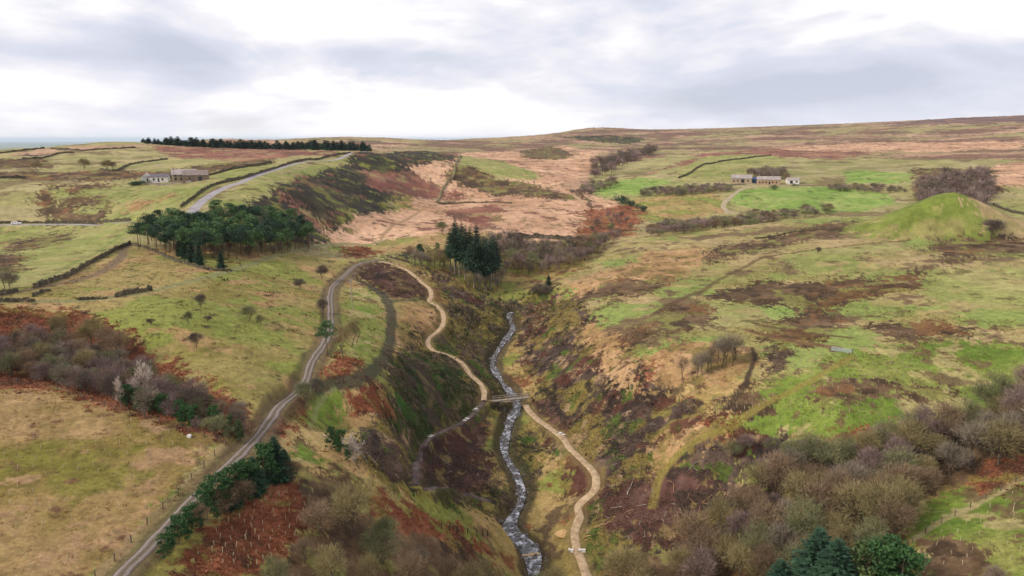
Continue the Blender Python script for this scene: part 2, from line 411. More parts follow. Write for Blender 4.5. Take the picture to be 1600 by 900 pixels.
def paint(name, px, warp=1.0):
    poly = PP(dens(px))
    mn, mx_ = poly.min(0), poly.max(0)
    x, y = X + (WX - X) * warp, Y + (WY - Y) * warp
    m = (x >= mn[0]) & (x <= mx_[0]) & (y >= mn[1]) & (y <= mx_[1])
    k = np.nonzero(m)
    h = inpoly(poly, x[k], y[k])
    IDX[k[0][h], k[1][h]] = CN.index(name)
IDX[R2 > 560] = CN.index('moor')
IDX[(GA < math.radians(-9)) & (R2 > 300) & (R2 <= 1200)] = CN.index('dull')
IDX[(GA > math.radians(6)) & (R2 <= 560) & (R2 > 210)] = CN.index('plateau')
IDX[(GA > math.radians(6)) & (R2 <= 900) & (R2 > 420)] = CN.index('dull')
IDX[(GA < math.radians(-9)) & (R2 <= 300)] = CN.index('hill')
IDX[(R2 > 3200)] = CN.index('plain')
# left, far
paint('moor', [(0, 243), (60, 234), (120, 229), (230, 226), (200, 233), (110, 236), (60, 243)], .3)
paint('redmoor', [(225, 226), (585, 238), (540, 242), (450, 243), (400, 252), (300, 248), (255, 240)], .3)
paint('rush', [(-80, 247), (75, 248), (82, 262), (-80, 264)], .3)
paint('rush', [(-80, 268), (110, 268), (230, 268), (330, 256), (430, 246), (425, 255), (340, 268), (240, 280), (150, 284), (-80, 277)], .4)
paint('rush', [(50, 310), (75, 290), (160, 285), (195, 298), (170, 330), (150, 348), (78, 346)], .6)
paint('green', [(80, 300), (105, 292), (118, 305), (100, 312)], .6)
paint('green', [(118, 322), (140, 315), (158, 322), (140, 333)], .6)
paint('green', [(158, 346), (195, 305), (330, 286), (352, 286), (300, 322), (208, 347)], .1)
paint('green', [(305, 276), (420, 256), (475, 256), (376, 282), (332, 281)], .1)
paint('straw', [(195, 322), (280, 300), (285, 305), (205, 330)], .5)
paint('green', [(-80, 354), (206, 351), (200, 378), (120, 420), (40, 448), (-80, 462)], .1)
paint('rush', [(0, 378), (60, 372), (110, 362), (135, 360), (90, 382), (30, 395), (0, 395)], .7)
paint('rush', [(-40, 400), (25, 395), (45, 405), (20, 425), (-40, 430)], .6)
paint('hill', [(30, 466), (196, 392), (220, 386), (365, 424), (300, 440), (130, 468)], .1)
paint('green', [(120, 300), (190, 290), (255, 292), (190, 306)], .5)
# pink moor and the dark slope
paint('pink', [(490, 388), (560, 352), (640, 328), (690, 262), (715, 238), (600, 226), (840, 222), (935, 236), (932, 262), (890, 290), (962, 322), (950, 352), (905, 374), (800, 378), (690, 366), (600, 375)], .4)
paint('moor', [(560, 236), (640, 224), (850, 220), (880, 228), (800, 236), (700, 240)], .3)
paint('heath', [(300, 338), (330, 330), (430, 290), (520, 258), (590, 240), (660, 236), (716, 243), (700, 275), (650, 300), (610, 330), (600, 342), (520, 382), (440, 380)], .5)
paint('green', [(320, 325), (380, 290), (470, 260), (560, 239), (588, 241), (540, 256), (480, 275), (420, 300), (370, 324)], .4)
paint('heather', [(430, 310), (500, 285), (570, 262), (600, 285), (560, 330), (500, 340)], .8)
paint('heath', [(560, 258), (600, 250), (660, 262), (620, 290), (585, 280)], .7)
paint('redmoor', [(583, 268), (640, 266), (692, 296), (682, 312), (620, 306), (596, 292)], .7)
paint('redmoor', [(428, 300), (448, 304), (512, 352), (492, 358)], .5)
paint('pink', [(640, 258), (690, 250), (705, 262), (690, 290), (660, 280)], .6)
paint('pink', [(505, 362), (560, 345), (610, 330), (650, 322), (690, 330), (640, 360), (520, 385)], .5)
paint('green', [(719, 243), (785, 252), (845, 276), (832, 284), (780, 279), (718, 259)], .1)
paint('rush', [(706, 258), (740, 262), (790, 281), (842, 286), (915, 313), (880, 314), (800, 306), (745, 298), (700, 278)], .4)
paint('redmoor', [(684, 316), (705, 296), (725, 306), (700, 320)], .5)
paint('redmoor', [(682, 330), (720, 326), (770, 318), (788, 330), (760, 344), (790, 360), (745, 352)], .5)
paint('heather', [(866, 214), (960, 211), (1012, 216), (985, 226), (930, 221)], .3)
paint('pink', [(848, 250), (905, 248), (935, 262), (900, 280), (850, 282)], .3)
paint('rush', [(808, 236), (860, 228), (905, 240), (880, 250), (820, 246)], .5)
paint('hill', [(480, 392), (600, 376), (690, 366), (760, 362), (790, 372), (700, 385), (640, 392), (560, 402)], .5)
paint('heath', [(590, 402), (640, 386), (665, 392), (640, 404), (600, 412)], .6)
# right, far
paint('darkmoor', [(1330, 198), (1480, 184), (1660, 176), (1660, 190), (1480, 195)], .3)
paint('pink', [(1180, 232), (1380, 222), (1600, 222), (1600, 232), (1420, 238), (1300, 236)], .5)
paint('redmoor', [(1010, 262), (1100, 240), (1200, 232), (1380, 240), (1300, 250), (1180, 244), (1100, 250), (1000, 275)], .5)
paint('dull', [(940, 262), (1060, 240), (1100, 245), (1000, 272), (950, 282)], .4)
paint('green', [(1058, 264), (1105, 244), (1200, 241), (1235, 252), (1200, 264), (1150, 278), (1060, 288)], .15)
paint('bright', [(1318, 266), (1420, 270), (1422, 284), (1318, 286)], .2)
paint('bright', [(1148, 300), (1200, 294), (1290, 292), (1392, 304), (1400, 318), (1345, 330), (1200, 327), (1138, 320)], .15)
paint('bright', [(930, 288), (1000, 277), (1052, 284), (1000, 303), (935, 306)], .3)
paint('hill', [(960, 312), (1130, 300), (1135, 330), (1060, 346), (1010, 350), (975, 332)], .4)
paint('bracken', [(905, 330), (985, 318), (1005, 340), (975, 372), (900, 374)], .7)
paint('rush', [(1420, 262), (1560, 262), (1570, 305), (1430, 305)], .4)
paint('pink', [(1545, 262), (1660, 240), (1660, 285), (1555, 292)], .4)
paint('green', [(1560, 315), (1660, 315), (1660, 335), (1560, 330)], .3)
# right plateau
paint('plateau', [(880, 440), (960, 385), (1010, 372), (1240, 344), (1700, 350), (1700, 620), (1200, 600), (1000, 560), (940, 500)], .4)
paint('rush', [(1090, 395), (1230, 362), (1330, 342), (1380, 350), (1290, 372), (1190, 392), (1110, 410)], .7)
paint('straw', [(900, 440), (1000, 400), (1100, 388), (1080, 420), (980, 450), (930, 470)], .8)
paint('rush', [(955, 445), (985, 432), (1010, 440), (1060, 432), (1020, 462), (920, 470), (905, 462)], .6)
paint('green', [(1225, 398), (1380, 378), (1480, 396), (1400, 432), (1240, 430)], .6)
paint('plateau', [(1340, 400), (1460, 385), (1480, 405), (1400, 428), (1330, 425)], .6)
paint('green', [(1060, 480), (1160, 460), (1260, 480), (1250, 500), (1100, 510), (1040, 500)], .6)
paint('rush', [(1010, 500), (1060, 474), (1120, 480), (1110, 505), (1020, 522)], .6)
paint('rush', [(920, 515), (1000, 505), (1030, 520), (1000, 545), (930, 540)], .6)
paint('rush', [(1150, 440), (1290, 440), (1400, 432), (1490, 420), (1490, 432), (1390, 458), (1310, 480), (1350, 500), (1260, 540), (1190, 525), (1230, 480), (1120, 470)], .6)
paint('bog', [(1270, 470), (1340, 450), (1440, 440), (1450, 452), (1350, 470), (1300, 488)], .6)
paint('bog', [(1180, 525), (1240, 512), (1310, 530), (1290, 542), (1200, 538)], .5)
paint('bright', [(1205, 478), (1250, 474), (1275, 492), (1220, 502)], .6)
paint('rush', [(1470, 380), (1600, 365), (1700, 370), (1700, 390), (1560, 400), (1480, 415)], .6)
paint('green', [(1480, 420), (1700, 410), (1700, 470), (1500, 490), (1450, 460)], .6)
paint('rush', [(1370, 510), (1480, 500), (1560, 520), (1500, 530), (1400, 535)], .7)
paint('lush', [(1130, 668), (1180, 610), (1330, 548), (1470, 535), (1700, 535), (1700, 640), (1480, 660), (1290, 690), (1180, 672)], .3)
paint('rush', [(1270, 605), (1360, 585), (1440, 605), (1530, 612), (1500, 628), (1380, 625), (1290, 640)], .7)
paint('rush', [(1110, 620), (1190, 600), (1220, 625), (1190, 652), (1140, 640)], .6)
paint('brash', [(1195, 545), (1240, 545), (1230, 580), (1200, 590)], .6)
paint('straw', [(1000, 560), (1060, 530), (1180, 545), (1190, 570), (1120, 600), (1060, 605), (1000, 590)], .5)
paint('bracken', [(955, 560), (1000, 560), (1030, 578), (1000, 585)], .5)
# valley sides
paint('brash', [(800, 498), (850, 470), (890, 448), (930, 500), (975, 545), (1030, 600), (1080, 622), (1140, 655), (1250, 688), (1330, 720), (1250, 800), (1200, 940), (930, 940), (900, 760), (840, 640), (815, 560)], .6)
paint('straw', [(890, 510), (930, 500), (985, 555), (1010, 600), (960, 590), (920, 545)], .6)
paint('redbrash', [(960, 760), (1040, 720), (1110, 730), (1150, 790), (1060, 850), (960, 830)], .6)
paint('redbrash', [(820, 632), (850, 622), (900, 650), (890, 670), (850, 655)], .6)
paint('rough', [(840, 710), (885, 720), (890, 770), (840, 775)], .6)
paint('bank', [(820, 660), (860, 690), (850, 720), (830, 800), (812, 760)], .5)
paint('lush', [(1150, 720), (1185, 715), (1190, 755), (1160, 765)], .5)
paint('bright', [(1165, 722), (1182, 715), (1188, 745), (1170, 750)], .5)
paint('straw', [(1020, 690), (1090, 660), (1140, 664), (1070, 700), (1030, 740), (1010, 745)], .5)
paint('bracken', [(1090, 655), (1120, 640), (1150, 655), (1110, 672)], .5)
paint('bank', [(620, 560), (650, 500), (700, 478), (770, 480), (800, 500), (770, 560), (780, 610), (800, 640), (785, 690), (800, 760), (790, 800), (720, 800), (600, 760), (560, 700), (590, 640)], .5)
paint('moss', [(640, 580), (670, 550), (720, 575), (750, 612), (740, 640), (690, 665), (620, 680), (602, 640)], .5)
paint('brash', [(600, 660), (640, 650), (650, 720), (640, 760), (590, 740), (575, 705)], .5)
paint('brash', [(700, 560), (725, 500), (745, 490), (725, 530), (730, 570), (750, 600)], .5)
paint('redbrash', [(660, 700), (700, 672), (745, 650), (775, 690), (765, 760), (690, 760), (655, 742)], .5)
paint('rough', [(765, 660), (800, 640), (790, 690), (800, 730), (780, 770), (765, 720)], .5)
paint('bank', [(690, 468), (680, 440), (720, 450), (770, 462), (800, 470), (840, 452), (880, 440), (850, 475), (800, 500), (740, 490)], .6)
paint('brash', [(640, 418), (690, 428), (740, 462), (760, 480), (720, 478), (685, 450)], .7)
paint('redbrash', [(555, 420), (600, 412), (650, 432), (670, 466), (610, 468), (570, 450)], .5)
paint('lush', [(535, 450), (570, 450), (600, 470), (600, 500), (560, 510), (540, 490)], .5)
paint('straw', [(620, 475), (680, 478), (690, 505), (640, 520), (620, 505)], .6)
paint('lush', [(520, 530), (600, 520), (605, 545), (560, 560), (520, 555)], .5)
paint('bracken', [(500, 572), (520, 550), (570, 565), (540, 588), (500, 592)], .4)
paint('bracken', [(530, 386), (560, 383), (592, 393), (572, 404), (540, 402)], .3)
paint('lush', [(488, 620), (525, 608), (545, 640), (540, 662), (480, 668)], .4)
paint('bracken', [(545, 615), (595, 600), (600, 660), (550, 662)], .5)
paint('straw', [(600, 600), (640, 545), (655, 520), (625, 530), (590, 590), (585, 620)], .4)
paint('bracken', [(430, 640), (490, 640), (480, 670), (440, 690), (425, 670)], .5)
paint('rough', [(460, 680), (500, 690), (600, 770), (700, 820), (790, 850), (810, 890), (640, 920), (430, 800)], .4)
paint('lush', [(455, 700), (490, 700), (510, 725), (470, 728)], .4)
paint('bracken', [(270, 890), (330, 820), (420, 755), (500, 745), (530, 790), (480, 840), (400, 900), (280, 940)], .4)
paint('rush', [(480, 740), (560, 735), (600, 800), (560, 840), (500, 820)], .5)
paint('bracken', [(590, 780), (640, 800), (690, 815), (775, 855), (740, 875), (650, 835), (600, 815)], .4)
paint('rush', [(440, 870), (560, 820), (700, 850), (770, 880), (760, 960), (420, 960)], .5)
paint('rush', [(950, 870), (1200, 830), (1300, 820), (1350, 960), (950, 960)], .6)
# the mound: grazed green on one side, rough pale grass on the other
IDX[(dm < .97) & (ddx < 4 + (fbm(X, Y, 9, 66, 3) - .5) * 8)] = CN.index('mound')
IDX[(dm < .97) & (ddx >= 4 + (fbm(X, Y, 9, 66, 3) - .5) * 8)] = CN.index('moundback')
# left field and the wooded dip
paint('field', [(-120, 598), (0, 598), (90, 612), (180, 640), (355, 692), (290, 760), (160, 900), (100, 980), (-120, 980)], .1)
paint('bracken', [(-120, 560), (0, 572), (90, 598), (70, 612), (0, 604), (-120, 610)], .3)
paint('bracken', [(-100, 482), (0, 482), (110, 492), (220, 535), (300, 590), (405, 640), (400, 668), (350, 690), (180, 640), (90, 610), (0, 595), (-100, 590)], .3)
paint('lush', [(330, 700), (360, 695), (300, 765), (180, 885), (150, 900), (250, 800)], .1)
# right-hand wood floor and field
paint('rush', [(1230, 740), (1330, 700), (1540, 650), (1700, 560), (1700, 700), (1590, 735), (1430, 770), (1420, 830), (1350, 900), (1180, 900)], .4)
paint('bracken', [(1500, 742), (1600, 715), (1700, 700), (1700, 735), (1590, 755), (1540, 762)], .4)
paint('lush', [(1425, 790), (1500, 765), (1590, 755), (1700, 740), (1700, 980), (1400, 980), (1420, 850)], .3)
paint('rush', [(1425, 840), (1480, 835), (1510, 870), (1480, 940), (1400, 940)], .6)
paint('bracken', [(1405, 660), (1280, 680), (1290, 690), (1400, 672)], .3)

# ------------------------------------------------------------------ ragged, tufty edges
rg = np.random.default_rng(5)
ia, ja = np.meshgrid(np.arange(Z.shape[0]), np.arange(Z.shape[1]), indexing='ij')
near_ = np.clip(260.0 / R2, .25, 1)
di = ((fbm(X, Y, 1.6, 91, 3) - .5) * 26 + rg.normal(0, 2.2, Z.shape)) * near_
dj = ((fbm(X, Y, 1.6, 95, 3) - .5) * 22 + rg.normal(0, 1.8, Z.shape)) * near_
IDX = IDX[np.clip(ia + di.astype(int), 0, Z.shape[0] - 1), np.clip(ja + dj.astype(int), 0, Z.shape[1] - 1)]
# ------------------------------------------------------------------ colours per vertex
nz = {}
def nf(scale, seed, octs=5):
    key = (scale, seed)
    if key not in nz:
        nz[key] = fbm(X, Y, scale, seed, octs)
    return nz[key]
COLR = np.zeros(Z.shape + (3,))
REL = np.zeros(Z.shape)
for i, nm in enumerate(CN):
    cols, scale, patches, relief, contrast, seed = CLS[nm]
    m = IDX == i
    if not m.any():
        continue
    x, y = X[m], Y[m]
    n = np.clip((fbm(x, y, scale, 31 + i, 5, .62) - .5) * contrast + .5, 0, 1) * (len(cols) - 1)
    k = np.clip(n.astype(int), 0, len(cols) - 2)
    f = (n - k)[:, None]
    c = cols[k] * (1 - f) + cols[k+1] * f
    for q, (pc, thr, ps) in enumerate(patches):
        pn = fbm(x, y, ps, 131 + 7 * i + q, 5, .6)
        a = sstep(thr - .045, thr + .03, pn)[:, None] * .9
        c = c * (1 - a) + pc * a
    COLR[m] = c
    REL[m] = relief
# fine mottling, coarser with distance as tufts merge
fine = np.where(R2 < 260, fbm(X, Y, 1.1, 71, 3, .7), np.where(R2 < 700, fbm(X, Y, 4.0, 72, 3, .7), fbm(X, Y, 14.0, 73, 3, .7)))
COLR *= (1 + 0.75 * (fine - .5))[..., None]
broad = fbm(X, Y, 70, 77, 3)
COLR *= (1 + 0.25 * (broad - .5))[..., None]

def tint(line, width, col, soft=.5, strength=1.0, wobble=0.0, inner=0.0):
    D, V, S = line_dist(line, np.zeros(len(line)), width + soft + 1)
    if wobble:
        D = D + wobble * (fbm(X, Y, 3.0, 88, 3) - .5) * 2
    a = (1 - sstep(width, width + soft, D)) * strength
    if inner:
        a *= sstep(inner - .2, inner + .2, D)
    COLR[:] = COLR * (1 - a[..., None]) + srgb(*col) * a[..., None]
# worn ground beside and along the ways
tint(lines['TRACK'], 2.0, (98, 84, 66), 1.4, .75, .8)
tint(lines['PATH_A'], 1.5, (128, 110, 72), 1.0, .6, .6)
tint(lines['PATH_B'], 1.5, (128, 110, 72), 1.0, .6, .6)
tint(lines['LANE'], 1.2, (116, 100, 82), 1.0, .85, .5)
tint(lines['GREENWAY'], 1.0, (132, 134, 92), 1.2, .8, .4)
tint(lines['OLDTRACK'], 1.1, (68, 66, 56), .9, .85, .8)
tint(lines['OLDTRACK_B'], 1.0, (82, 82, 60), 1.2, .7, .6)
tint(stream, 2.6, (66, 60, 46), 1.2, .8, .8)
# sheep tracks, rills, field edges
for px, wd, col, st in [
    ([(1090, 462), (1120, 440), (1160, 420), (1200, 402), (1290, 388), (1420, 376)], .8, (96, 78, 54), .8),
    ([(1020, 492), (1060, 470), (1095, 455)], 1.0, (92, 72, 54), .8),
    ([(1165, 605), (1170, 585), (1180, 560), (1175, 545)], .35, (62, 52, 44), .9),
    ([(1135, 640), (1155, 615), (1165, 600)], .6, (70, 58, 46), .8),
    ([(1020, 790), (1030, 745), (1055, 715), (1085, 690), (1140, 668), (1180, 640), (1260, 600), (1330, 560)], .7, (140, 128, 66), .75),
    ([(1165, 515), (1240, 535), (1310, 545)], .9, (118, 90, 66), .8),
    ([(1180, 505), (1250, 520), (1330, 530)], .6, (92, 70, 52), .8),
    ([(1380, 535), (1450, 530), (1540, 522)], .5, (92, 84, 50), .7),
    ([(595, 372), (640, 340), (690, 318)], .9, (150, 124, 92), .8),
    ([(880, 300), (905, 312), (920, 318)], 1.6, (190, 162, 128), .9),
    ([(545, 440), (560, 425), (590, 415)], .5, (116, 100, 90), .7),
    ([(480, 668), (495, 640), (512, 615), (525, 607)], .1, (146, 150, 100), .7),
    ([(55, 442), (150, 395), (200, 360)], .6, (110, 128, 66), .5),
    ([(1300, 690), (1420, 668)], .8, (120, 74, 56), .5),
    ([(1425, 845), (1470, 815), (1560, 770), (1600, 748)], .3, (176, 162, 118), .7),
    ([(150, 900), (230, 820), (300, 750), (350, 697)], .35, (168, 146, 104), .6)]:
    tint(smooth_line(PP(px), 2.0), wd, col, .5, st, .3)

# ------------------------------------------------------------------ relief
lump = fbm(X, Y, 2.6, 51, 3, .6) - .5
lump2 = fbm(X, Y, 9.0, 52, 3, .5) - .5
big = fbm(X, Y, 42.0, 53, 3, .5) - .5
REL = REL * np.clip(R2 / 220.0, 1, 4)
RELF = REL * (lump * 1.9 + lump2 * 1.6) + np.where(R2 < 2400, big * np.clip(R2 / 200, .5, 3) * 0.9, 0)
RELF[R2 > 2600] = 0
DD, _, _ = line_dist(stream, np.zeros(sn), 8)
RELF *= sstep(2.0, 7.0, np.minimum(DD, 50))
Z0 = Z.copy()
Z = Z + RELF
def bench(line, half, drop=0.04, soft=1.6):
    """cut or fill the land to a flat shelf under a way; returns the height along it"""
    h = smooth1(hgt(line[:, 0], line[:, 1], Z0), 4)
    D, V, S = line_dist(line, h, half + soft + 1.5)
    a = 1 - sstep(half + .3, half + .3 + soft, D)
    Z[:] = Z * (1 - a) + (V - drop) * a
    return h
ways = {}
for nm, hw in [('TRACK', 1.15), ('PATH_A', .82), ('PATH_L', .42), ('PATH_B', .92), ('MUD', .7), ('ROAD', 2.2), ('ROAD_B', 2.2), ('FARMTRACK', 1.8), ('FARMTRACK_B', 2.0)]:
    ways[nm] = (lines[nm], bench(lines[nm], hw, soft=1.6 if 'ROAD' not in nm else 4), hw)
# the stream's bed
sh = smooth1(hgt(stream[:, 0], stream[:, 1], Z0), 6)
sh = np.maximum.accumulate(sh)
D, V, S = line_dist(stream, sh, 9)
D2, W, _ = line_dist(stream, stream_w, 9)
edge = W / 2 + .5 * (fbm(X, Y, 2.2, 61, 3) - .5)
a = 1 - sstep(edge, edge + 2.3, D)
Z = np.where(D < 8, Z * (1 - a) + (V - 0.95) * a, Z)
# ------------------------------------------------------------------ materials
def newmat(name):
    m = bpy.data.materials.new(name)
    m.use_nodes = True
    t = m.node_tree
    b = t.nodes['Principled BSDF']
    b.inputs['Specular IOR Level'].default_value = 0.2
    b.inputs['Roughness'].default_value = 0.9
    return m, t, b
def noise_node(t, scale, detail=4, rough=.6, vec=None):
    n = t.nodes.new('ShaderNodeTexNoise')
    n.inputs['Scale'].default_value = scale
    n.inputs['Detail'].default_value = detail
    n.inputs['Roughness'].default_value = rough
    if vec is not None:
        t.links.new(vec, n.inputs['Vector'])
    return n
def mat(name, cols, scale=1.0, rough=.9, bump=0.0, detail=4, spec=.2, objvar=0.0, stretch=None, pos=(.35, .65)):
    """mottled procedural material; objvar varies the brightness from object to object"""
    m, t, b = newmat(name)
    b.inputs['Roughness'].default_value = rough
    b.inputs['Specular IOR Level'].default_value = spec
    tcn = t.nodes.new('ShaderNodeTexCoord')
    vec = tcn.outputs['Object']
    if stretch:
        mp = t.nodes.new('ShaderNodeMapping')
        mp.inputs['Scale'].default_value = stretch
        t.links.new(vec, mp.inputs[0]); vec = mp.outputs[0]
    n = noise_node(t, scale, detail, .6, vec)
    r = t.nodes.new('ShaderNodeValToRGB')
    t.links.new(n.outputs['Fac'], r.inputs[0])
    r.color_ramp.elements[0].position, r.color_ramp.elements[1].position = pos
    cc = [tuple(srgb(*c)) + (1,) for c in cols]
    r.color_ramp.elements[0].color, r.color_ramp.elements[1].color = cc[0], cc[-1]
    for i, c in enumerate(cc[1:-1]):
        e = r.color_ramp.elements.new(pos[0] + (pos[1] - pos[0]) * (i + 1) / (len(cc) - 1)); e.color = c
    o = r.outputs[0]
    if objvar:
        oi = t.nodes.new('ShaderNodeObjectInfo')
        hs = t.nodes.new('ShaderNodeHueSaturation')
        mr = t.nodes.new('ShaderNodeMapRange')
        mr.inputs['To Min'].default_value, mr.inputs['To Max'].default_value = 1 - objvar, 1 + objvar
        t.links.new(oi.outputs['Random'], mr.inputs[0])
        t.links.new(mr.outputs[0], hs.inputs['Value'])
        t.links.new(o, hs.inputs['Color'])
        o = hs.outputs[0]
    t.links.new(o, b.inputs['Base Color'])
    if bump:
        bn = t.nodes.new('ShaderNodeBump')
        bn.inputs['Strength'].default_value = bump
        bn.inputs['Distance'].default_value = .1
        t.links.new(n.outputs['Fac'], bn.inputs['Height'])
        t.links.new(bn.outputs[0], b.inputs['Normal'])
    return m
def build(name, verts, faces, material=None, parent=None, smooth=False, **props):
    me = bpy.data.meshes.new(name)
    me.from_pydata([tuple(map(float, v)) for v in verts] if not isinstance(verts, np.ndarray) else verts.tolist(), [], faces if isinstance(faces, list) else faces.tolist())
    me.update()
    if smooth:
        me.polygons.foreach_set('use_smooth', np.ones(len(me.polygons), bool))
    if material:
        for mm in (material if isinstance(material, (list, tuple)) else [material]):
            me.materials.append(mm)
    o = bpy.data.objects.new(name, me)
    COL.objects.link(o)
    if parent:
        o.parent = parent
    for k, v in props.items():
        o[k] = v
    return o

# ------------------------------------------------------------------ the ground sheet
na, nr = Z.shape
V3 = np.stack([X, Y, Z + CAM_Z], -1).reshape(-1, 3).astype(np.float32)
ii, jj = np.meshgrid(np.arange(na - 1), np.arange(nr - 1), indexing='ij')
v00 = (ii * nr + jj).ravel()
F = np.stack([v00, v00 + 1, v00 + nr + 1, v00 + nr], 1).astype(np.int32)
# normals up: order (az, r) -> flip when needed
F = F[:, ::-1]
me = bpy.data.meshes.new('ground')
me.vertices.add(len(V3)); me.vertices.foreach_set('co', V3.ravel())
me.loops.add(F.size); me.loops.foreach_set('vertex_index', F.ravel())
me.polygons.add(len(F)); me.polygons.foreach_set('loop_start', np.arange(0, F.size, 4, dtype=np.int32))
me.polygons.foreach_set('use_smooth', np.ones(len(F), bool))
me.update(calc_edges=True)
if me.polygons[len(F) // 2].normal.z < 0:
    me.flip_normals()
ca_ = me.color_attributes.new('cover', 'FLOAT_COLOR', 'POINT')
ca_.data.foreach_set('color', np.concatenate([np.clip(COLR, 0.003, .8), np.ones(Z.shape + (1,))], -1).astype(np.float32).ravel())
ra_ = me.attributes.new('tuft', 'FLOAT', 'POINT')
ra_.data.foreach_set('value', np.clip(REL, 0, 1).astype(np.float32).ravel())
m, t, b = newmat('ground_cover')
at = t.nodes.new('ShaderNodeAttribute'); at.attribute_name = 'cover'
tcn = t.nodes.new('ShaderNodeTexCoord')
n1_ = noise_node(t, 1.6, 5, .7, tcn.outputs['Object'])
n2_ = noise_node(t, .35, 4, .6, tcn.outputs['Object'])
mr = t.nodes.new('ShaderNodeMapRange'); mr.inputs['From Min'].default_value = .25; mr.inputs['From Max'].default_value = .75
mr.inputs['To Min'].default_value = .68; mr.inputs['To Max'].default_value = 1.32
t.links.new(n1_.outputs['Fac'], mr.inputs[0])
mr2 = t.nodes.new('ShaderNodeMapRange'); mr2.inputs['From Min'].default_value = .3; mr2.inputs['From Max'].default_value = .7
mr2.inputs['To Min'].default_value = .85; mr2.inputs['To Max'].default_value = 1.15
t.links.new(n2_.outputs['Fac'], mr2.inputs[0])
mu = t.nodes.new('ShaderNodeMath'); mu.operation = 'MULTIPLY'
t.links.new(mr.outputs[0], mu.inputs[0]); t.links.new(mr2.outputs[0], mu.inputs[1])
vm = t.nodes.new('ShaderNodeVectorMath'); vm.operation = 'SCALE'
t.links.new(at.outputs['Color'], vm.inputs[0]); t.links.new(mu.outputs[0], vm.inputs['Scale'])
t.links.new(vm.outputs[0], b.inputs['Base Color'])
bn = t.nodes.new('ShaderNodeBump'); bn.inputs['Strength'].default_value = .7; bn.inputs['Distance'].default_value = .35
t.links.new(n1_.outputs['Fac'], bn.inputs['Height']); t.links.new(bn.outputs[0], b.inputs['Normal'])
b.inputs['Specular IOR Level'].default_value = .1
me.materials.append(m)
ground = bpy.data.objects.new('ground', me)
COL.objects.link(ground)
ground['kind'] = 'structure'

# ------------------------------------------------------------------ ways
def ribbon(name, line, h, half, material, lift=.05, ragged=.12, nx=7, crown=0.0, **props):
    d = np.gradient(line, axis=0)
    d /= np.linalg.norm(d, axis=1)[:, None] + 1e-9
    nrm = np.stack([d[:, 1], -d[:, 0]], 1)
    n = len(line)
    s = np.arange(n)
    L_ = -half * (1 + ragged * 2 * (vnoise(s / 2.5, s * 0., 5) - .5) + ragged * 2 * (vnoise(s / 9., s * 0., 6) - .5))
    R_ = half * (1 + ragged * 2 * (vnoise(s / 2.5, s * 0., 7) - .5) + ragged * 2 * (vnoise(s / 9., s * 0., 8) - .5))
    if np.isscalar(half) is False:
        pass
    vs = np.zeros((n, nx, 3))
    ac = np.zeros((n, nx))
    for k in range(nx):
        f = k / (nx - 1)
        o = L_ * (1 - f) + R_ * f
        vs[:, k, :2] = line + nrm * o[:, None]
        e = abs(2 * f - 1)
        vs[:, k, 2] = h + lift + crown * (1 - e * e) - (.10 if k in (0, nx - 1) else 0)
        ac[:, k] = 2 * f - 1
    vs[..., 2] += CAM_Z
    i, j = np.meshgrid(np.arange(n - 1), np.arange(nx - 1), indexing='ij')
    a = (i * nx + j).ravel()
    o = build(name, vs.reshape(-1, 3), np.stack([a, a + 1, a + nx + 1, a + nx], 1)[:, ::-1], material, smooth=True, **props)
    if o.data.polygons[0].normal.z < 0:
        o.data.flip_normals()
    at = o.data.attributes.new('across', 'FLOAT', 'POINT')
    at.data.foreach_set('value', ac.ravel().astype(np.float32))
    return o
M_path = mat('path_gravel', [(152, 130, 102), (180, 156, 124), (198, 176, 144)], .9, .95, .3, 6)
M_mud = mat('path_mud', [(70, 60, 58), (96, 82, 76), (120, 106, 98)], .7, .8, .4, 6)
M_tarmac = mat('road_tarmac', [(138, 134, 138), (156, 152, 156), (168, 162, 160)], .25, .8, .1, 5)
M_farmtrack = mat('farm_track', [(158, 146, 116), (180, 166, 138)], .3, .95, .1, 5)
# the stony track: two pale worn ruts, dark verge and a grassy strip between
M_track, t, b = newmat('track_ruts')
at = t.nodes.new('ShaderNodeAttribute'); at.attribute_name = 'across'
tcn = t.nodes.new('ShaderNodeTexCoord')
nn = noise_node(t, .9, 6, .7, tcn.outputs['Object'])
ad = t.nodes.new('ShaderNodeMath'); ad.operation = 'MULTIPLY_ADD'; ad.inputs[1].default_value = .5; ad.inputs[2].default_value = -.25
t.links.new(nn.outputs['Fac'], ad.inputs[0])
a2 = t.nodes.new('ShaderNodeMath'); a2.operation = 'ADD'
t.links.new(at.outputs['Fac'], a2.inputs[0]); t.links.new(ad.outputs[0], a2.inputs[1])
a3 = t.nodes.new('ShaderNodeMapRange'); a3.inputs['From Min'].default_value = -1; a3.inputs['From Max'].default_value = 1
t.links.new(a2.outputs[0], a3.inputs[0])
rr = t.nodes.new('ShaderNodeValToRGB')
t.links.new(a3.outputs[0], rr.inputs[0])
stops = [(0, (88, 80, 58)), (.14, (104, 94, 84)), (.24, (144, 134, 128)), (.36, (124, 114, 106)), (.46, (98, 90, 72)), (.56, (102, 92, 74)), (.66, (126, 116, 108)), (.78, (148, 138, 132)), (.88, (106, 96, 84)), (1, (88, 82, 58))]
rr.color_ramp.elements[0].color = tuple(srgb(*stops[0][1])) + (1,)
rr.color_ramp.elements[1].color = tuple(srgb(*stops[-1][1])) + (1,)
for p, c in stops[1:-1]:
    e = rr.color_ramp.elements.new(p); e.color = tuple(srgb(*c)) + (1,)
n2_ = noise_node(t, 3, 4, .6, tcn.outputs['Object'])
mr = t.nodes.new('ShaderNodeMapRange'); mr.inputs['To Min'].default_value = .6; mr.inputs['To Max'].default_value = 1.35
t.links.new(n2_.outputs['Fac'], mr.inputs[0])
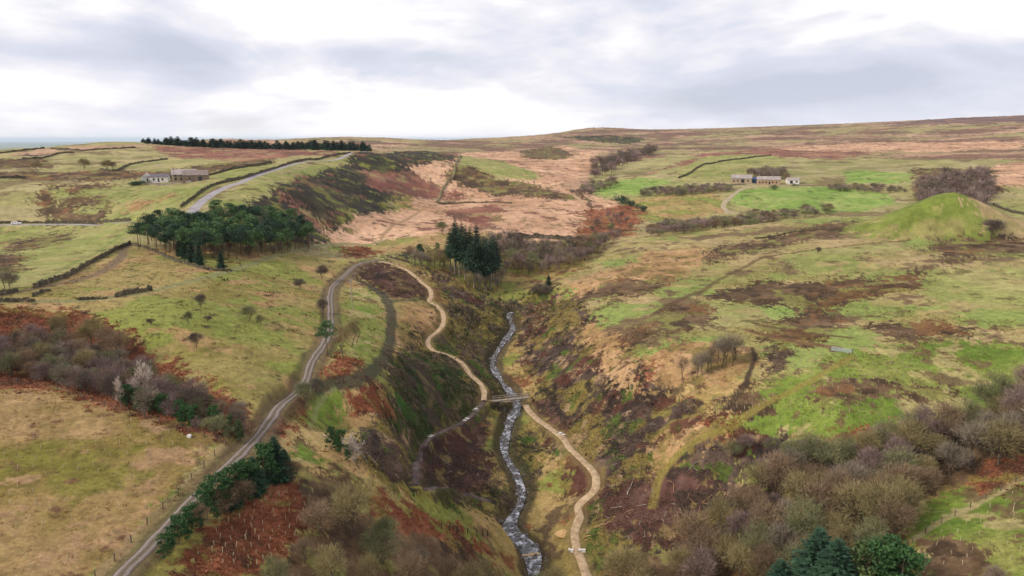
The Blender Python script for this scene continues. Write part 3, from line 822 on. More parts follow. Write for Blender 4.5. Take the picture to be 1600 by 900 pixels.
vm = t.nodes.new('ShaderNodeVectorMath'); vm.operation = 'SCALE'
t.links.new(rr.outputs[0], vm.inputs[0]); t.links.new(mr.outputs[0], vm.inputs['Scale'])
t.links.new(vm.outputs[0], b.inputs['Base Color'])
for key, nm, mm, lift in [('TRACK', 'track', M_track, .05), ('PATH_A', 'path', M_path, .058), ('PATH_L', 'path', M_path, .066), ('PATH_B', 'path', M_path, .058), ('MUD', 'path', M_mud, .05),
                          ('ROAD', 'road', M_tarmac, .06), ('ROAD_B', 'road', M_tarmac, .06), ('FARMTRACK', 'farm_track', M_farmtrack, .06), ('FARMTRACK_B', 'farm_track', M_farmtrack, .068)]:
    ln, h, hw = ways[key]
    ribbon(nm, ln, h, hw, mm, lift, ragged=.14 if nm in ('path', 'track') else .03, crown=.06 if nm != 'road' else .02, kind='structure')
# ------------------------------------------------------------------ the stream
M_water, t, b = newmat('stream_water')
tcn = t.nodes.new('ShaderNodeTexCoord')
n1_ = noise_node(t, .75, 6, .7, tcn.outputs['Object'])
rr = t.nodes.new('ShaderNodeValToRGB')
t.links.new(n1_.outputs['Fac'], rr.inputs[0])
rr.color_ramp.elements[0].position = .47; rr.color_ramp.elements[0].color = (.035, .032, .03, 1)
rr.color_ramp.elements[1].position = .64; rr.color_ramp.elements[1].color = (.6, .6, .66, 1)
t.links.new(rr.outputs[0], b.inputs['Base Color'])
b.inputs['Roughness'].default_value = .22
b.inputs['Specular IOR Level'].default_value = .9
n2_ = noise_node(t, 2.4, 4, .6, tcn.outputs['Object'])
bn = t.nodes.new('ShaderNodeBump'); bn.inputs['Strength'].default_value = .8; bn.inputs['Distance'].default_value = .25
t.links.new(n2_.outputs['Fac'], bn.inputs['Height']); t.links.new(bn.outputs[0], b.inputs['Normal'])
half = smooth1(stream_w, 2) / 2 + .22
d = np.gradient(stream, axis=0); d /= np.linalg.norm(d, axis=1)[:, None]
nrm = np.stack([d[:, 1], -d[:, 0]], 1)
nx = 9
vs = np.zeros((sn, nx, 3))
for k in range(nx):
    f = 2 * k / (nx - 1) - 1
    vs[:, k, :2] = stream + nrm * (half * f)[:, None]
    vs[:, k, 2] = sh - .62 + .10 * (vnoise(np.arange(sn) / 1.6, np.full(sn, k * .8), 15) - .5) + CAM_Z
i, j = np.meshgrid(np.arange(sn - 1), np.arange(nx - 1), indexing='ij')
a = (i * nx + j).ravel()
water = build('stream', vs.reshape(-1, 3), np.stack([a, a + nx, a + nx + 1, a + 1], 1), M_water, smooth=True, kind='structure')
if water.data.polygons[0].normal.z < 0:
    water.data.flip_normals()
def gz(x, y):
    return float(hgt(x, y)) + CAM_Z
# ------------------------------------------------------------------ plants: shapes
def unit(v):
    return v / (np.linalg.norm(v, axis=-1, keepdims=True) + 1e-9)
class Geo:
    def __init__(s):
        s.v, s.f, s.m, s.n = [], [], [], 0
    def tris(s, a, b, c, mi=0):
        k = len(a)
        s.v.append(np.stack([a, b, c], 1).reshape(-1, 3))
        s.f.append(np.arange(3 * k).reshape(k, 3) + s.n)
        s.m.append(np.full(k, mi)); s.n += 3 * k
    def tubes(s, p0, p1, r0, r1, mi=0, sides=4):
        d = unit(p1 - p0)
        h = np.where(np.abs(d[:, 2:3]) < .9, np.array([[0, 0, 1.]]), np.array([[1., 0, 0]]))
        u = unit(np.cross(d, h)); w_ = np.cross(d, u)
        k = len(p0)
        ring = []
        for q in range(sides):
            a = 2 * math.pi * q / sides
            o = u * math.cos(a) + w_ * math.sin(a)
            ring.append((p0 + o * np.reshape(r0, (-1, 1)), p1 + o * np.reshape(r1, (-1, 1))))
        vv = np.stack([x for pr in ring for x in pr], 1)          # k, 2*sides, 3
        s.v.append(vv.reshape(-1, 3))
        base = (np.arange(k) * 2 * sides)[:, None] + s.n
        for q in range(sides):
            a, b = 2 * q, 2 * ((q + 1) % sides)
            s.f.append(np.concatenate([base + a, base + b, base + b + 1], 1)); s.m.append(np.full(k, mi))
            s.f.append(np.concatenate([base + a, base + b + 1, base + a + 1], 1)); s.m.append(np.full(k, mi))
        s.n += k * 2 * sides
    def mesh(s, name, mats):
        v, f, mi = np.concatenate(s.v), np.concatenate(s.f).astype(np.int32), np.concatenate(s.m).astype(np.int32)
        me = bpy.data.meshes.new(name)
        me.vertices.add(len(v)); me.vertices.foreach_set('co', v.astype(np.float32).ravel())
        me.loops.add(f.size); me.loops.foreach_set('vertex_index', f.ravel())
        me.polygons.add(len(f)); me.polygons.foreach_set('loop_start', np.arange(0, f.size, 3, dtype=np.int32))
        me.polygons.foreach_set('material_index', mi)
        me.update(calc_edges=True)
        for m in mats:
            me.materials.append(m)
        return me
def spread_dirs(d, ang, R):
    """directions at angle ang (rad, array) from d, random around"""
    h = np.where(np.abs(d[:, 2:3]) < .9, np.array([[0, 0, 1.]]), np.array([[1., 0, 0]]))
    u = unit(np.cross(d, h)); w_ = np.cross(d, u)
    ph = R.uniform(0, 2 * math.pi, len(d))[:, None]
    return unit(d * np.cos(ang)[:, None] + (u * np.cos(ph) + w_ * np.sin(ph)) * np.sin(ang)[:, None])

M_bark = mat('bark', [(84, 74, 62), (112, 100, 86)], 1.5, .95, .3, stretch=(6, 6, 1))
M_palebark = mat('bark_pale', [(128, 120, 110), (160, 150, 138)], 1.5, .95, .2, stretch=(3, 3, 6))
M_pinebark = mat('bark_pine', [(96, 76, 62), (128, 100, 80)], 1.5, .95, .3, stretch=(5, 5, 1))
TW = {k: mat('twigs_' + k, c, .35, .95, 0, 3, .1, .16) for k, c in dict(
    purple=[(124, 106, 102), (158, 138, 130)], olive=[(130, 120, 82), (164, 152, 110)], brown=[(124, 106, 84), (156, 134, 108)],
    grey=[(122, 114, 98), (156, 146, 128)], dark=[(98, 90, 80), (130, 118, 104)], pale=[(190, 176, 164), (214, 202, 190)], green=[(114, 118, 84), (148, 148, 108)]).items()}
NEEDLE = {k: mat('needles_' + k, c, .6, .8, 0, 4, .25, .16) for k, c in dict(
    spruce=[(40, 66, 50), (66, 98, 70)], pine=[(68, 102, 62), (110, 140, 86)], dark=[(44, 70, 54), (72, 100, 74)], holly=[(44, 78, 46), (76, 112, 62)], bushy=[(60, 84, 48), (96, 116, 70)]).items()}
M_gorse = NEEDLE['bushy']

def bare_tree(seed, H=8.0, wide=.45, low=.28, limbs=13, subs=8, twigs=6, fine=5, lean=.35, multi=1, tw=.028):
    """winter broadleaf of height H: trunk geo, crown geo"""
    R = np.random.default_rng(seed)
    T, C = Geo(), Geo()
    P0, D0, L0 = [], [], []
    for s in range(multi):
        base = np.array([R.normal(0, .12 * (multi > 1)), R.normal(0, .12 * (multi > 1)), -.25])
        pts = [base]
        d = unit(np.array([R.normal(0, lean * .35), R.normal(0, lean * .35), 1.0]))
        n = 6
        for k in range(n):
            d = unit(d + np.array([R.normal(0, .10), R.normal(0, .10), .05]))
            pts.append(pts[-1] + d * H * .74 / n)
        pts = np.array(pts)
        rad = np.linspace(1, .16, n + 1) ** 1.1 * H * .020 * (1 if multi == 1 else .7)
        T.tubes(pts[:-1], pts[1:], rad[:-1], rad[1:], sides=5)
        nl = limbs if multi == 1 else max(5, limbs // multi + 1)
        t = np.sort(R.uniform(low / .74, 1.0, nl))
        seg = np.clip((t * n).astype(int), 0, n - 1)
        p = pts[seg] + (pts[seg + 1] - pts[seg]) * (t * n - seg)[:, None]
        dd = unit(pts[seg + 1] - pts[seg])
        ang = np.radians(R.uniform(32, 62, nl)) * (1 - .5 * (t - t.min()) / (1.01 - t.min()))
        P0.append(p); D0.append(spread_dirs(dd, ang, R)); L0.append(H * wide * (1.12 - .55 * t) * R.uniform(.75, 1.1, nl))
    p, d, l = np.concatenate(P0), np.concatenate(D0), np.concatenate(L0)
    mid = p + d * (l * .5)[:, None]
    d2 = unit(d + np.array([0, 0, .35]) + R.normal(0, .08, d.shape))
    end = mid + d2 * (l * .5)[:, None]
    T.tubes(p, mid, l * .020, l * .013, sides=3); T.tubes(mid, end, l * .013, l * .004, sides=3)
    def child(p, mid, end, l, k, lo, angs, ratio, up):
        n = len(p)
        i = np.repeat(np.arange(n), k)
        t = R.uniform(lo, 1, n * k)
        a, b, c = p[i], mid[i], end[i]
        q = np.where((t < .5)[:, None], a + (b - a) * (2 * t)[:, None], b + (c - b) * (2 * t - 1)[:, None])
        dd = unit(np.where((t < .5)[:, None], b - a, c - b))
        nd = spread_dirs(dd, np.radians(R.uniform(angs[0], angs[1], n * k)), R)
        nd = unit(nd + np.array([0, 0, up]))
        nl = l[i] * ratio * R.uniform(.6, 1.15, n * k) * (1.15 - .5 * t)
        m = q + nd * (nl * .5)[:, None]
        e = m + unit(nd + np.array([0, 0, .2]) + R.normal(0, .12, nd.shape)) * (nl * .5)[:, None]
        return q, m, e, nl
    def strips(q, m, e, wd):
        s_ = unit(np.cross(e - q, R.normal(0, 1, q.shape)))
        C.tris(q - s_ * wd, q + s_ * wd, m)
        C.tris(m - s_ * wd * .8, m + s_ * wd * .8, e)
    q, m, e, l2 = child(p, mid, end, l, subs, .2, (28, 62), .52, .22)
    strips(q, m, e, tw * 1.5)
    q, m, e, l3 = child(q, m, e, l2, twigs, .15, (25, 60), .58, .15)
    strips(q, m, e, tw)
    q, m, e, l4 = child(q, m, e, l3, fine, .15, (20, 60), .65, .1)
    s_ = unit(np.cross(e - q, R.normal(0, 1, q.shape)))
    C.tris(q - s_ * tw * .7, q + s_ * tw * .7, e)
    return T, C
def dome_tree(seed, H=9.0, rx=.42, cz_=.60, rz=.38, clumps=24, per=130, tw=.030, twl=.095, multi=1, lean=.3):
    """winter broadleaf with a rounded haze of twigs"""
    R = np.random.default_rng(seed)
    T, C = Geo(), Geo()
    n = 5
    tops = []
    for s in range(multi):
        b = np.array([R.normal(0, .02 * H * (multi > 1)), R.normal(0, .02 * H * (multi > 1)), -.3])
        d = unit(np.array([R.normal(0, lean * .4), R.normal(0, lean * .4), 1.0]))
        pts = [b]
        for k in range(n):
            d = unit(d + np.array([R.normal(0, .1), R.normal(0, .1), .08]))
            pts.append(pts[-1] + d * H * .62 / n)
        pts = np.array(pts)
        rad = np.linspace(1, .22, n + 1) * H * .019 * (1 if multi == 1 else .65)
        T.tubes(pts[:-1], pts[1:], rad[:-1], rad[1:], sides=5)
        tops.append(pts)
    off = unit(R.normal(0, 1, (clumps, 3))) * R.uniform(.35, 1.0, (clumps, 1)) ** .6
    off[:, 2] = np.where(off[:, 2] < -.6, -off[:, 2], off[:, 2])
    off *= R.uniform(.8, 1.12, (clumps, 1))
    cen = np.array([0, 0, H * cz_]) + off * np.array([H * rx, H * rx, H * rz]) * .74
    pts = np.stack([tops[R.integers(0, multi)][np.clip(int(R.uniform(1.6, 5.9)), 1, n)] for _ in range(clumps)])
    low_ = cen[:, 2] < pts[:, 2]
    pts[low_] = np.array([tops[0][1] for _ in range(low_.sum())]).reshape(-1, 3)
    mid = (pts + cen) / 2 + R.normal(0, .03 * H, cen.shape) + np.array([0, 0, -.02 * H])
    T.tubes(pts, mid, np.full(clumps, H * .0068), np.full(clumps, H * .0042), sides=3)
    T.tubes(mid, cen, np.full(clumps, H * .0042), np.full(clumps, H * .0016), sides=3)
    # boughs inside each clump
    i = np.repeat(np.arange(clumps), 9)
    dd = unit(unit(cen - np.array([0, 0, H * .4]))[i] * .8 + R.normal(0, .8, (len(i), 3)))
    size = H * R.uniform(.13, .2, clumps)
    e = cen[i] + dd * size[i][:, None]
    s_ = unit(np.cross(dd, R.normal(0, 1, dd.shape)))
    C.tris(cen[i] - s_ * tw * 1.4, cen[i] + s_ * tw * 1.4, e)
    # twigs
    i = np.repeat(np.arange(clumps), per)
    o = unit(R.normal(0, 1, (len(i), 3))) * R.random((len(i), 1)) ** .45
    q = cen[i] + o * size[i][:, None] * np.array([1.15, 1.15, .95])
    out_ = unit(q - np.array([0, 0, H * .35]))
    d = unit(out_ * .9 + o * .5 + R.normal(0, .45, o.shape) + np.array([0, 0, .15]))
    ln = twl * H * R.uniform(.5, 1.3, (len(i), 1))
    s_ = unit(np.cross(d, R.normal(0, 1, d.shape)))
    C.tris(q - s_ * tw, q + s_ * tw, q + d * ln)
    return T, C
def spruce(seed, H=10.0, wide=.22, low=.04, whorls=24, per=9, dens=8, fat=1.0):
    R = np.random.default_rng(seed)
    T, C = Geo(), Geo()
    T.tubes(np.array([[0, 0, -.3]]), np.array([[0, 0, H * .5]]), [H * .016], [H * .009], sides=6)
    T.tubes(np.array([[0, 0, H * .5]]), np.array([[0, 0, H]]), [H * .009], [H * .001], sides=6)
    for k in range(whorls):
        t = low + (1 - low) * (k + R.uniform(-.3, .3)) / whorls
        t = min(max(t, low), .985)
        rel = (t - low) / (1 - low)
        n = per if t < .9 else 5
        l = H * wide * (1 - rel) ** .8 * R.uniform(.7, 1.12, n) * min(1, .55 + 2.5 * rel) + .12
        a = R.uniform(0, 6.28) + np.arange(n) * 6.283 / n + R.normal(0, .18, n)
        pitch = -.18 + .75 * rel + R.normal(0, .08, n)
        d = np.stack([np.cos(a) * np.cos(pitch), np.sin(a) * np.cos(pitch), np.sin(pitch)], 1)
        p = np.tile([0, 0, H * t], (n, 1))
        i = np.repeat(np.arange(n), dens)
        f = R.uniform(.12, 1, n * dens)
        q = p[i] + d[i] * (l[i] * f)[:, None]
        q[:, 2] -= (l[i] * f) ** 2 * .05
        side = unit(np.cross(d[i], np.array([0, 0, 1.])))
        s_ = np.where(R.random(n * dens) < .5, 1, -1)[:, None]
        ln = fat * (.16 + .26 * l[i] * (1.1 - .6 * f))[:, None] * R.uniform(.7, 1.2, (n * dens, 1))
        tip = q + unit(d[i] * .8 + side * s_ * R.uniform(.2, 1, (n * dens, 1)) + np.array([0, 0, -.18]) + R.normal(0, .12, q.shape)) * ln
        wv = unit(np.cross(tip - q, np.array([0, 0, 1.]) + R.normal(0, .5, q.shape))) * ln * .34
        C.tris(q - wv, q + wv, tip)
        tip2 = p + d * (l * 1.06)[:, None]; tip2[:, 2] -= l ** 2 * .05
        sd = unit(np.cross(d, np.array([0, 0, 1.]))) * (.10 + .12 * l[:, None])
        C.tris(p + d * (l * .3)[:, None] - sd, p + d * (l * .3)[:, None] + sd, tip2)
    return T, C
def pine(seed, H=12.0, low=.5, wide=.24, clumps=26, per=46, leaf=.34):
    R = np.random.default_rng(seed)
    T, C = Geo(), Geo()
    n = 6
    pts = np.zeros((n + 1, 3)); pts[:, 2] = np.linspace(-.3, H * .92, n + 1)
    pts[1:, :2] += np.cumsum(R.normal(0, H * .010, (n, 2)), 0)
    rad = np.linspace(1, .22, n + 1) * H * .014
    T.tubes(pts[:-1], pts[1:], rad[:-1], rad[1:], sides=6)
    t = R.uniform(low, 1, clumps) ** .85
    t = np.clip(t, low, .98)
    rel = (t - low) / (1 - low)
    rad_c = H * wide * np.sqrt(np.clip(1 - (rel * 1.02 - .35) ** 2 / .5, .05, 1)) * R.uniform(.3, 1, clumps)
    a = R.uniform(0, 6.283, clumps)
    trunk = np.stack([np.interp(t * H, pts[:, 2], pts[:, k]) for k in range(2)] + [t * H], 1)
    c = trunk + np.stack([np.cos(a) * rad_c, np.sin(a) * rad_c, R.uniform(0, .06, clumps) * H], 1)
    T.tubes(trunk - np.array([0, 0, .03 * H]), c, np.full(clumps, H * .004), np.full(clumps, H * .0015), sides=3)
    # dead snags below the crown
    k = 5
    z = R.uniform(.3, 1, k) * low * H; a = R.uniform(0, 6.28, k)
    T.tubes(np.stack([z * 0, z * 0, z], 1), np.stack([np.cos(a) * .8, np.sin(a) * .8, z + .1], 1), np.full(k, .03), np.full(k, .01), sides=3)
    i = np.repeat(np.arange(clumps), per)
    off = R.normal(0, 1, (clumps * per, 3))
    off = unit(off) * (R.random((clumps * per, 1)) ** .4)
    size = H * .072 * R.uniform(.8, 1.35, clumps)
    q = c[i] + off * size[i][:, None] * np.array([1.15, 1.15, .62])
    d = unit(off + np.array([0, 0, .5]) + R.normal(0, .4, off.shape))
    ln = leaf * H / 12 * R.uniform(.7, 1.3, (len(i), 1))
    wv = unit(np.cross(d, R.normal(0, 1, d.shape))) * ln * .45
    C.tris(q - wv, q + wv, q + d * ln)
    return T, C
def bush(seed, H=1.5, wide=1.0, n=420, leaf=.16, twiggy=False):
    R = np.random.default_rng(seed)
    C = Geo()
    k = 7
    cc = np.stack([R.normal(0, wide * H * .34, k), R.normal(0, wide * H * .34, k), R.uniform(.25, .62, k) * H], 1)
    sz = R.uniform(.28, .42, k) * H
    i = R.integers(0, k, n)
    off = unit(R.normal(0, 1, (n, 3))) * R.random((n, 1)) ** .35
    q = cc[i] + off * sz[i][:, None] * np.array([1.1 * wide, 1.1 * wide, 1])
    q[:, 2] = np.maximum(q[:, 2], .02)
    d = unit(off + np.array([0, 0, .6]) + R.normal(0, .45, off.shape))
    ln = leaf * H / 1.5 * R.uniform(.6, 1.5, (n, 1)) * (2.4 if twiggy else 1)
    wv = unit(np.cross(d, R.normal(0, 1, d.shape))) * ln * (.09 if twiggy else .42)
    C.tris(q - wv, q + wv, q + d * ln)
    a = R.uniform(0, 6.28, 6)
    C.tubes(np.tile([0, 0, -.1], (6, 1)), np.stack([np.cos(a) * H * .25, np.sin(a) * H * .25, np.full(6, H * .5)], 1), np.full(6, .03 * H), np.full(6, .01 * H), 1, 3)
    return C

# ------------------------------------------------------------------ plants: library
LIB = {}
def lib2(key, TC, bark, crown, H, solo=False):
    T, C = TC
    if solo:          # far copies: one mesh, two materials
        G = Geo()
        G.v, G.f, G.n = T.v + C.v, T.f + [f + T.n for f in C.f], T.n + C.n
        G.m = [np.zeros(len(m)) for m in T.m] + [np.ones(len(m)) for m in C.m]
        LIB.setdefault(key, []).append((H, None, G.mesh(key, [bark, crown])))
    else:
        LIB.setdefault(key, []).append((H, T.mesh('trunk', [bark]), C.mesh('crown', [crown])))
TINTS = {}
def libt(key, tints, fn, bark=M_bark, H=9, solo=False):
    for i, tn in enumerate(tints):
        lib2(key, fn(i), bark, TW[tn], H, solo)
        TINTS.setdefault(key, []).append(dict(purple='purple brown', olive='olive tinged', brown='tan brown', grey='ash grey', dark='dark', green='mossy green', pale='pale grey')[tn])
libt('wood', ['purple', 'olive', 'brown', 'grey', 'olive', 'olive', 'green', 'brown'], lambda i: dome_tree(100 + i, 9, rx=.40 + .03 * (i % 3), per=105, tw=.032, twl=.11), H=9)
libt('scrub', ['purple', 'brown', 'grey', 'dark', 'green', 'purple'], lambda i: dome_tree(200 + i, 6, rx=.52, cz_=.52, rz=.44, clumps=24, per=84, tw=.026, twl=.12, multi=4), H=6)
libt('thorn', ['dark', 'green', 'dark'], lambda i: dome_tree(300 + i, 4, rx=.42, cz_=.62, rz=.36, clumps=20, per=130, tw=.020, twl=.11), H=4)
libt('birch', ['brown', 'grey', 'olive'], lambda i: dome_tree(400 + i, 8, rx=.26, cz_=.66, rz=.34, clumps=16, per=70, tw=.024, twl=.13, multi=1 + i % 2, lean=.2), H=8)
lib2('pale', bare_tree(450, 7, wide=.5, low=.2, limbs=16, subs=7, twigs=5, fine=3, multi=2, tw=.03), M_palebark, TW['pale'], 7)
libt('farwood', ['purple', 'dark', 'grey', 'brown', 'purple', 'green'], lambda i: dome_tree(500 + i, 9, rx=.44, cz_=.54, rz=.44, clumps=18, per=36, tw=.075, twl=.13), H=9, solo=True)
for i in range(4):
    lib2('pine', pine(600 + i, 12, low=.50, wide=.21, clumps=28, per=48, leaf=.38), M_pinebark, NEEDLE['pine' if i % 2 else 'dark'], 12)
for i in range(3):
    lib2('stem_spruce', spruce(650 + i, 20, wide=.15, low=.34, whorls=30, per=10, dens=11), M_palebark, NEEDLE['dark' if i else 'spruce'], 20)
for i in range(3):
    lib2('spruce', spruce(680 + i, 9, wide=.30, low=.03, whorls=30, per=11, dens=12), M_bark, NEEDLE['spruce'], 9)
for i in range(2):
    lib2('bushy', pine(690 + i, 6, low=.08, wide=.30, clumps=40, per=60, leaf=.5), M_bark, NEEDLE[['holly', 'bushy'][i]], 6)
for i in range(3):
    lib2('belt', spruce(700 + i, 10, wide=.27, low=.04, whorls=12, per=9, dens=8, fat=3.6), M_bark, NEEDLE['dark'], 10, True)
for i, (mm, tw_) in enumerate([(NEEDLE['bushy'], 0), (NEEDLE['dark'], 0), (TW['dark'], 1), (TW['purple'], 1), (TW['green'], 1)]):
    LIB.setdefault('bush', []).append((1.5, None, bush(800 + i, 1.5, 1.1, 500 if not tw_ else 1100, .16, bool(tw_)).mesh('bush', [mm, M_bark])))
TINTS['pine'] = ['dark green', 'fresh green', 'dark green', 'fresh green']
RP = random.Random(11)
def plant(kind, x, y, H, name, label, cat, group=None, var=None, wide=1.0):
    lst = LIB[kind]
    var = RP.randrange(len(lst)) if var is None else (RP.choice(var) if isinstance(var, (list, tuple)) else var)
    h0, tm, cm = lst[var]
    if '{}' in label:
        tn = TINTS[kind][var] if kind in TINTS else ''
        label = label.format(tn)
    label = label.replace('<size>', 'tall' if H > h0 * .93 else 'shorter')
    z = gz(x, y)
    s = H / h0
    if tm is None:
        o = bpy.data.objects.new(name, cm)
    else:
        o = bpy.data.objects.new(name, None)
        o.empty_display_size = .5
    COL.objects.link(o)
    o.location = (x, y, z - .05)
    o.rotation_euler = (0, 0, RP.uniform(0, 6.283))
    o.scale = (s * wide, s * wide, s)
    if tm is not None:
        for nm, me_ in (('trunk', tm), ('crown', cm)):
            c = bpy.data.objects.new(nm, me_)
            COL.objects.link(c)
            c.parent = o
    o['label'], o['category'] = label, cat
    if group:
        o['group'] = group
    return o
def top_height(x, y, u, v):
    """height of a thing standing at x, y whose top is seen on photo row v"""
    return math.hypot(x, y) * ray(u, v)[1] - float(hgt(x, y))
def at_px(kind, u, vb, vt, name, label, cat, group=None, var=None, wide=1.0):
    x, y = P(u, vb)
    return plant(kind, x, y, max(.6, top_height(x, y, u, vt)), name, label, cat, group, var, wide)
def scatter(px, n, gap, seed):
    """about n ground points inside a pixel outline, at least gap metres apart"""
    R = np.random.default_rng(seed)
    poly = PP(dens(px))
    mn, mx_ = poly.min(0), poly.max(0)
    pts = []
    for _ in range(n * 60):
        q = R.uniform(mn, mx_)
        if inpoly(poly, q[:1], q[1:])[0] and all((q[0]-a[0])**2 + (q[1]-a[1])**2 > gap * gap for a in pts):
            pts.append(q)
            if len(pts) >= n:
                break
    return pts
def wood(kind, px, n, gap, hs, seed, name, label, cat, group, wide=1.0, var=None):
    for q in scatter(px, n, gap, seed):
        plant(kind, q[0], q[1], RP.uniform(*hs), name, label, cat, group, wide=wide * RP.uniform(.85, 1.15), var=var)
# ------------------------------------------------------------------ trees, where they stand
# wooded dip behind the tan field on the left
g = 'leafless trees in the dip above the planted field'
wood('scrub', [(-60, 548), (0, 545), (110, 545), (200, 585), (290, 622), (330, 650), (250, 655), (180, 632), (90, 600), (-60, 585)], 80, 2.5, (3.8, 6), 1, 'bare_tree', '{} leafless tree in the wooded dip between planted field and hillside', 'tree', g)
wood('wood', [(0, 530), (110, 525), (190, 560), (180, 600), (60, 580), (0, 570)], 9, 4.5, (5.5, 7), 2, 'bare_tree', 'tall leafless tree at the upper end of the wooded dip', 'tree', g)
wood('scrub', [(270, 625), (330, 640), (400, 652), (395, 680), (350, 692), (300, 672)], 14, 2.4, (2.5, 4), 3, 'bare_shrub', 'low leafless shrub at the lower end of the wooded dip', 'shrub', 'shrubs at the lower end of the dip')
wood('bushy', [(190, 635), (300, 668), (375, 690), (370, 680), (300, 660), (200, 625)], 15, 2.0, (2.8, 4.2), 4, 'evergreen_shrub', 'dark evergreen shrub along the planted field edge', 'shrub', 'evergreen shrubs along the field edge')
at_px('bushy', 105, 597, 568, 'evergreen_shrub', 'dark evergreen shrub at the bracken corner of the planted field', 'shrub')
at_px('bush', 88, 515, 502, 'evergreen_shrub', 'small dark round shrub in bracken above the dip', 'shrub', var=1)
at_px('pale', 228, 632, 562, 'pale_bare_tree', 'pale grey leafless tree with spreading limbs in the wooded dip', 'tree', wide=.9)
at_px('pale', 190, 638, 588, 'pale_bare_tree', 'slim pale leafless tree near the fence of the planted field', 'tree', wide=.6)
# hillside thorns
for u, vb, vt, lab, k, wd in [(314, 482, 458, 'dark round hawthorn alone on the grassy hillside, highest of its group', 'thorn', 1.0), (295, 507, 486, 'small dark hawthorn on the hillside below the highest one', 'thorn', .95),
                          (307, 545, 518, 'open crowned hawthorn lowest on the grassy hillside', 'thorn', 1.0), (388, 502, 478, 'wide grey hawthorn on the hillside beside a smaller bush', 'thorn', 1.45), (406, 509, 492, 'small bush beside the wide grey hawthorn', 'thorn', 1.0),
                          (503, 436, 413, 'grey green hawthorn in the gully above the stony track', 'thorn', 1.4), (468, 452, 435, 'low dark hawthorn among scrub above the stony track', 'thorn', 1.5), (505, 492, 466, 'grey leafless bush beside the bend of the stony track', 'thorn', 1.0),
                          (474, 632, 597, 'rounded blue grey bush on the edge of the stony track', 'thorn', 1.1), (690, 365, 346, 'leafless thorn tree on pink moor above the conifers', 'thorn', 1.3), (1278, 398, 385, 'lone dark bush on the straw coloured plateau', 'thorn', 1.0),
                          (1549, 373, 341, 'broad leafless tree at the foot of the green mound', 'thorn', 1.6), (236, 508, 497, 'low thorn bush on the hillside above the dip', 'thorn', 1.6), (325, 503, 493, 'sprawling half dead thorn on the hillside', 'thorn', 1.8)]:
    at_px(k, u, vb, vt, 'hawthorn_tree', lab, 'tree', wide=wd)
at_px('bush', 713, 364, 352, 'round_bush', 'dense round bush beside the thorn tree on the moor', 'shrub', var=1)
at_px('pine', 511, 556, 503, 'pine_tree', 'small green pine tree hanging over the stony track', 'tree', var=1, wide=1.3)
for u, vb, vt in [(537, 558, 505), (549, 540, 500), (556, 536, 498)]:
    at_px('birch', u, vb, vt, 'birch_tree', 'slender leafless birch on grass beside the stony track', 'tree', 'birches by the stony track')
for u, vb, vt in [(1098, 586, 545), (1088, 590, 552), (1066, 592, 556), (1111, 577, 540), (1128, 573, 522), (1135, 574, 518), (1143, 571, 524), (1150, 563, 520), (1104, 582, 548), (1121, 568, 528)]:
    at_px('birch', u, vb, vt, 'birch_tree', 'leafless birch in the clump on the plateau edge', 'tree', 'birch clump on the plateau edge')
# pine wood on the hillside
wood('pine', [(212, 388), (240, 370), (300, 360), (360, 356), (430, 358), (470, 364), (492, 388), (430, 398), (400, 402), (350, 406), (310, 408), (260, 400)], 130, 2.8, (7.5, 11.5), 5, 'pine_tree', '<size> {} pine with bare lower stem in the hillside pine wood', 'tree', 'pines of the hillside wood', wide=1.25)
for u, vb, vt in [(290, 405, 368), (300, 410, 372), (312, 414, 378), (282, 400, 366)]:
    at_px('spruce', u, vb, vt, 'spruce_tree', 'dark spruce branching to the ground at the lower edge of the pine wood', 'tree', 'spruces at the pine wood edge')
at_px('spruce', 346, 420, 392, 'spruce_tree', 'lone small spruce in the wall corner below the pine wood', 'tree', wide=1.2)
wood('scrub', [(330, 405), (420, 398), (480, 390), (400, 385), (330, 392)], 10, 5, (3, 4.5), 6, 'bare_shrub', 'leafless shrub under the hillside pines', 'shrub', 'shrubs under the hillside pines')
# conifer clump in the valley
for u, vb in [(704, 424), (711, 428), (718, 432), (727, 437), (733, 446), (741, 450), (750, 452), (759, 455), (766, 452), (748, 440), (735, 430), (722, 422), (774, 446), (745, 428), (760, 438), (712, 418), (770, 436), (756, 446), (728, 428)]:
    at_px('stem_spruce', u, vb, vb - 76 + RP.uniform(-6, 12), 'conifer_tree', 'tall dark conifer with bare pale stem in the valley clump', 'tree', 'tall conifers in the valley clump', wide=1.35)
for u, vb, vt in [(657, 410, 382), (683, 402, 380), (655, 406, 384)]:
    at_px('pine', u, vb, vt, 'pine_tree', 'small pine among bare birches left of the conifer clump', 'tree', 'small pines by the conifer clump')
wood('birch', [(640, 412), (700, 408), (700, 424), (655, 424)], 16, 3, (6, 9), 7, 'birch_tree', 'leafless birch standing beside the tall conifer clump', 'tree', 'birches beside the conifer clump')
wood('birch', [(715, 448), (770, 462), (785, 452), (780, 440)], 9, 3, (6, 9), 8, 'birch_tree', 'leafless birch below the tall conifer clump', 'tree', 'birches below the conifer clump')
g = 'leafless trees of the valley wood'
wood('farwood', [(735, 388), (800, 380), (850, 392), (930, 384), (960, 378), (930, 400), (880, 424), (800, 432), (780, 424), (770, 405)], 95, 4, (5.5, 9), 9, 'woodland_tree', '{} leafless tree in the valley wood beyond the tall conifers', 'tree', g)
wood('farwood', [(905, 362), (950, 340), (985, 340), (990, 362), (960, 384), (920, 385)], 16, 8, (4, 6.5), 10, 'far_bare_tree', 'scattered leafless tree on bracken up the valley', 'tree', 'trees on bracken up the valley')  # far leafless trees; only those above the bright field form a hedge
at_px('spruce', 857, 453, 428, 'spruce_tree', 'small dark spruce behind the dark rock scrub by the stream', 'tree')
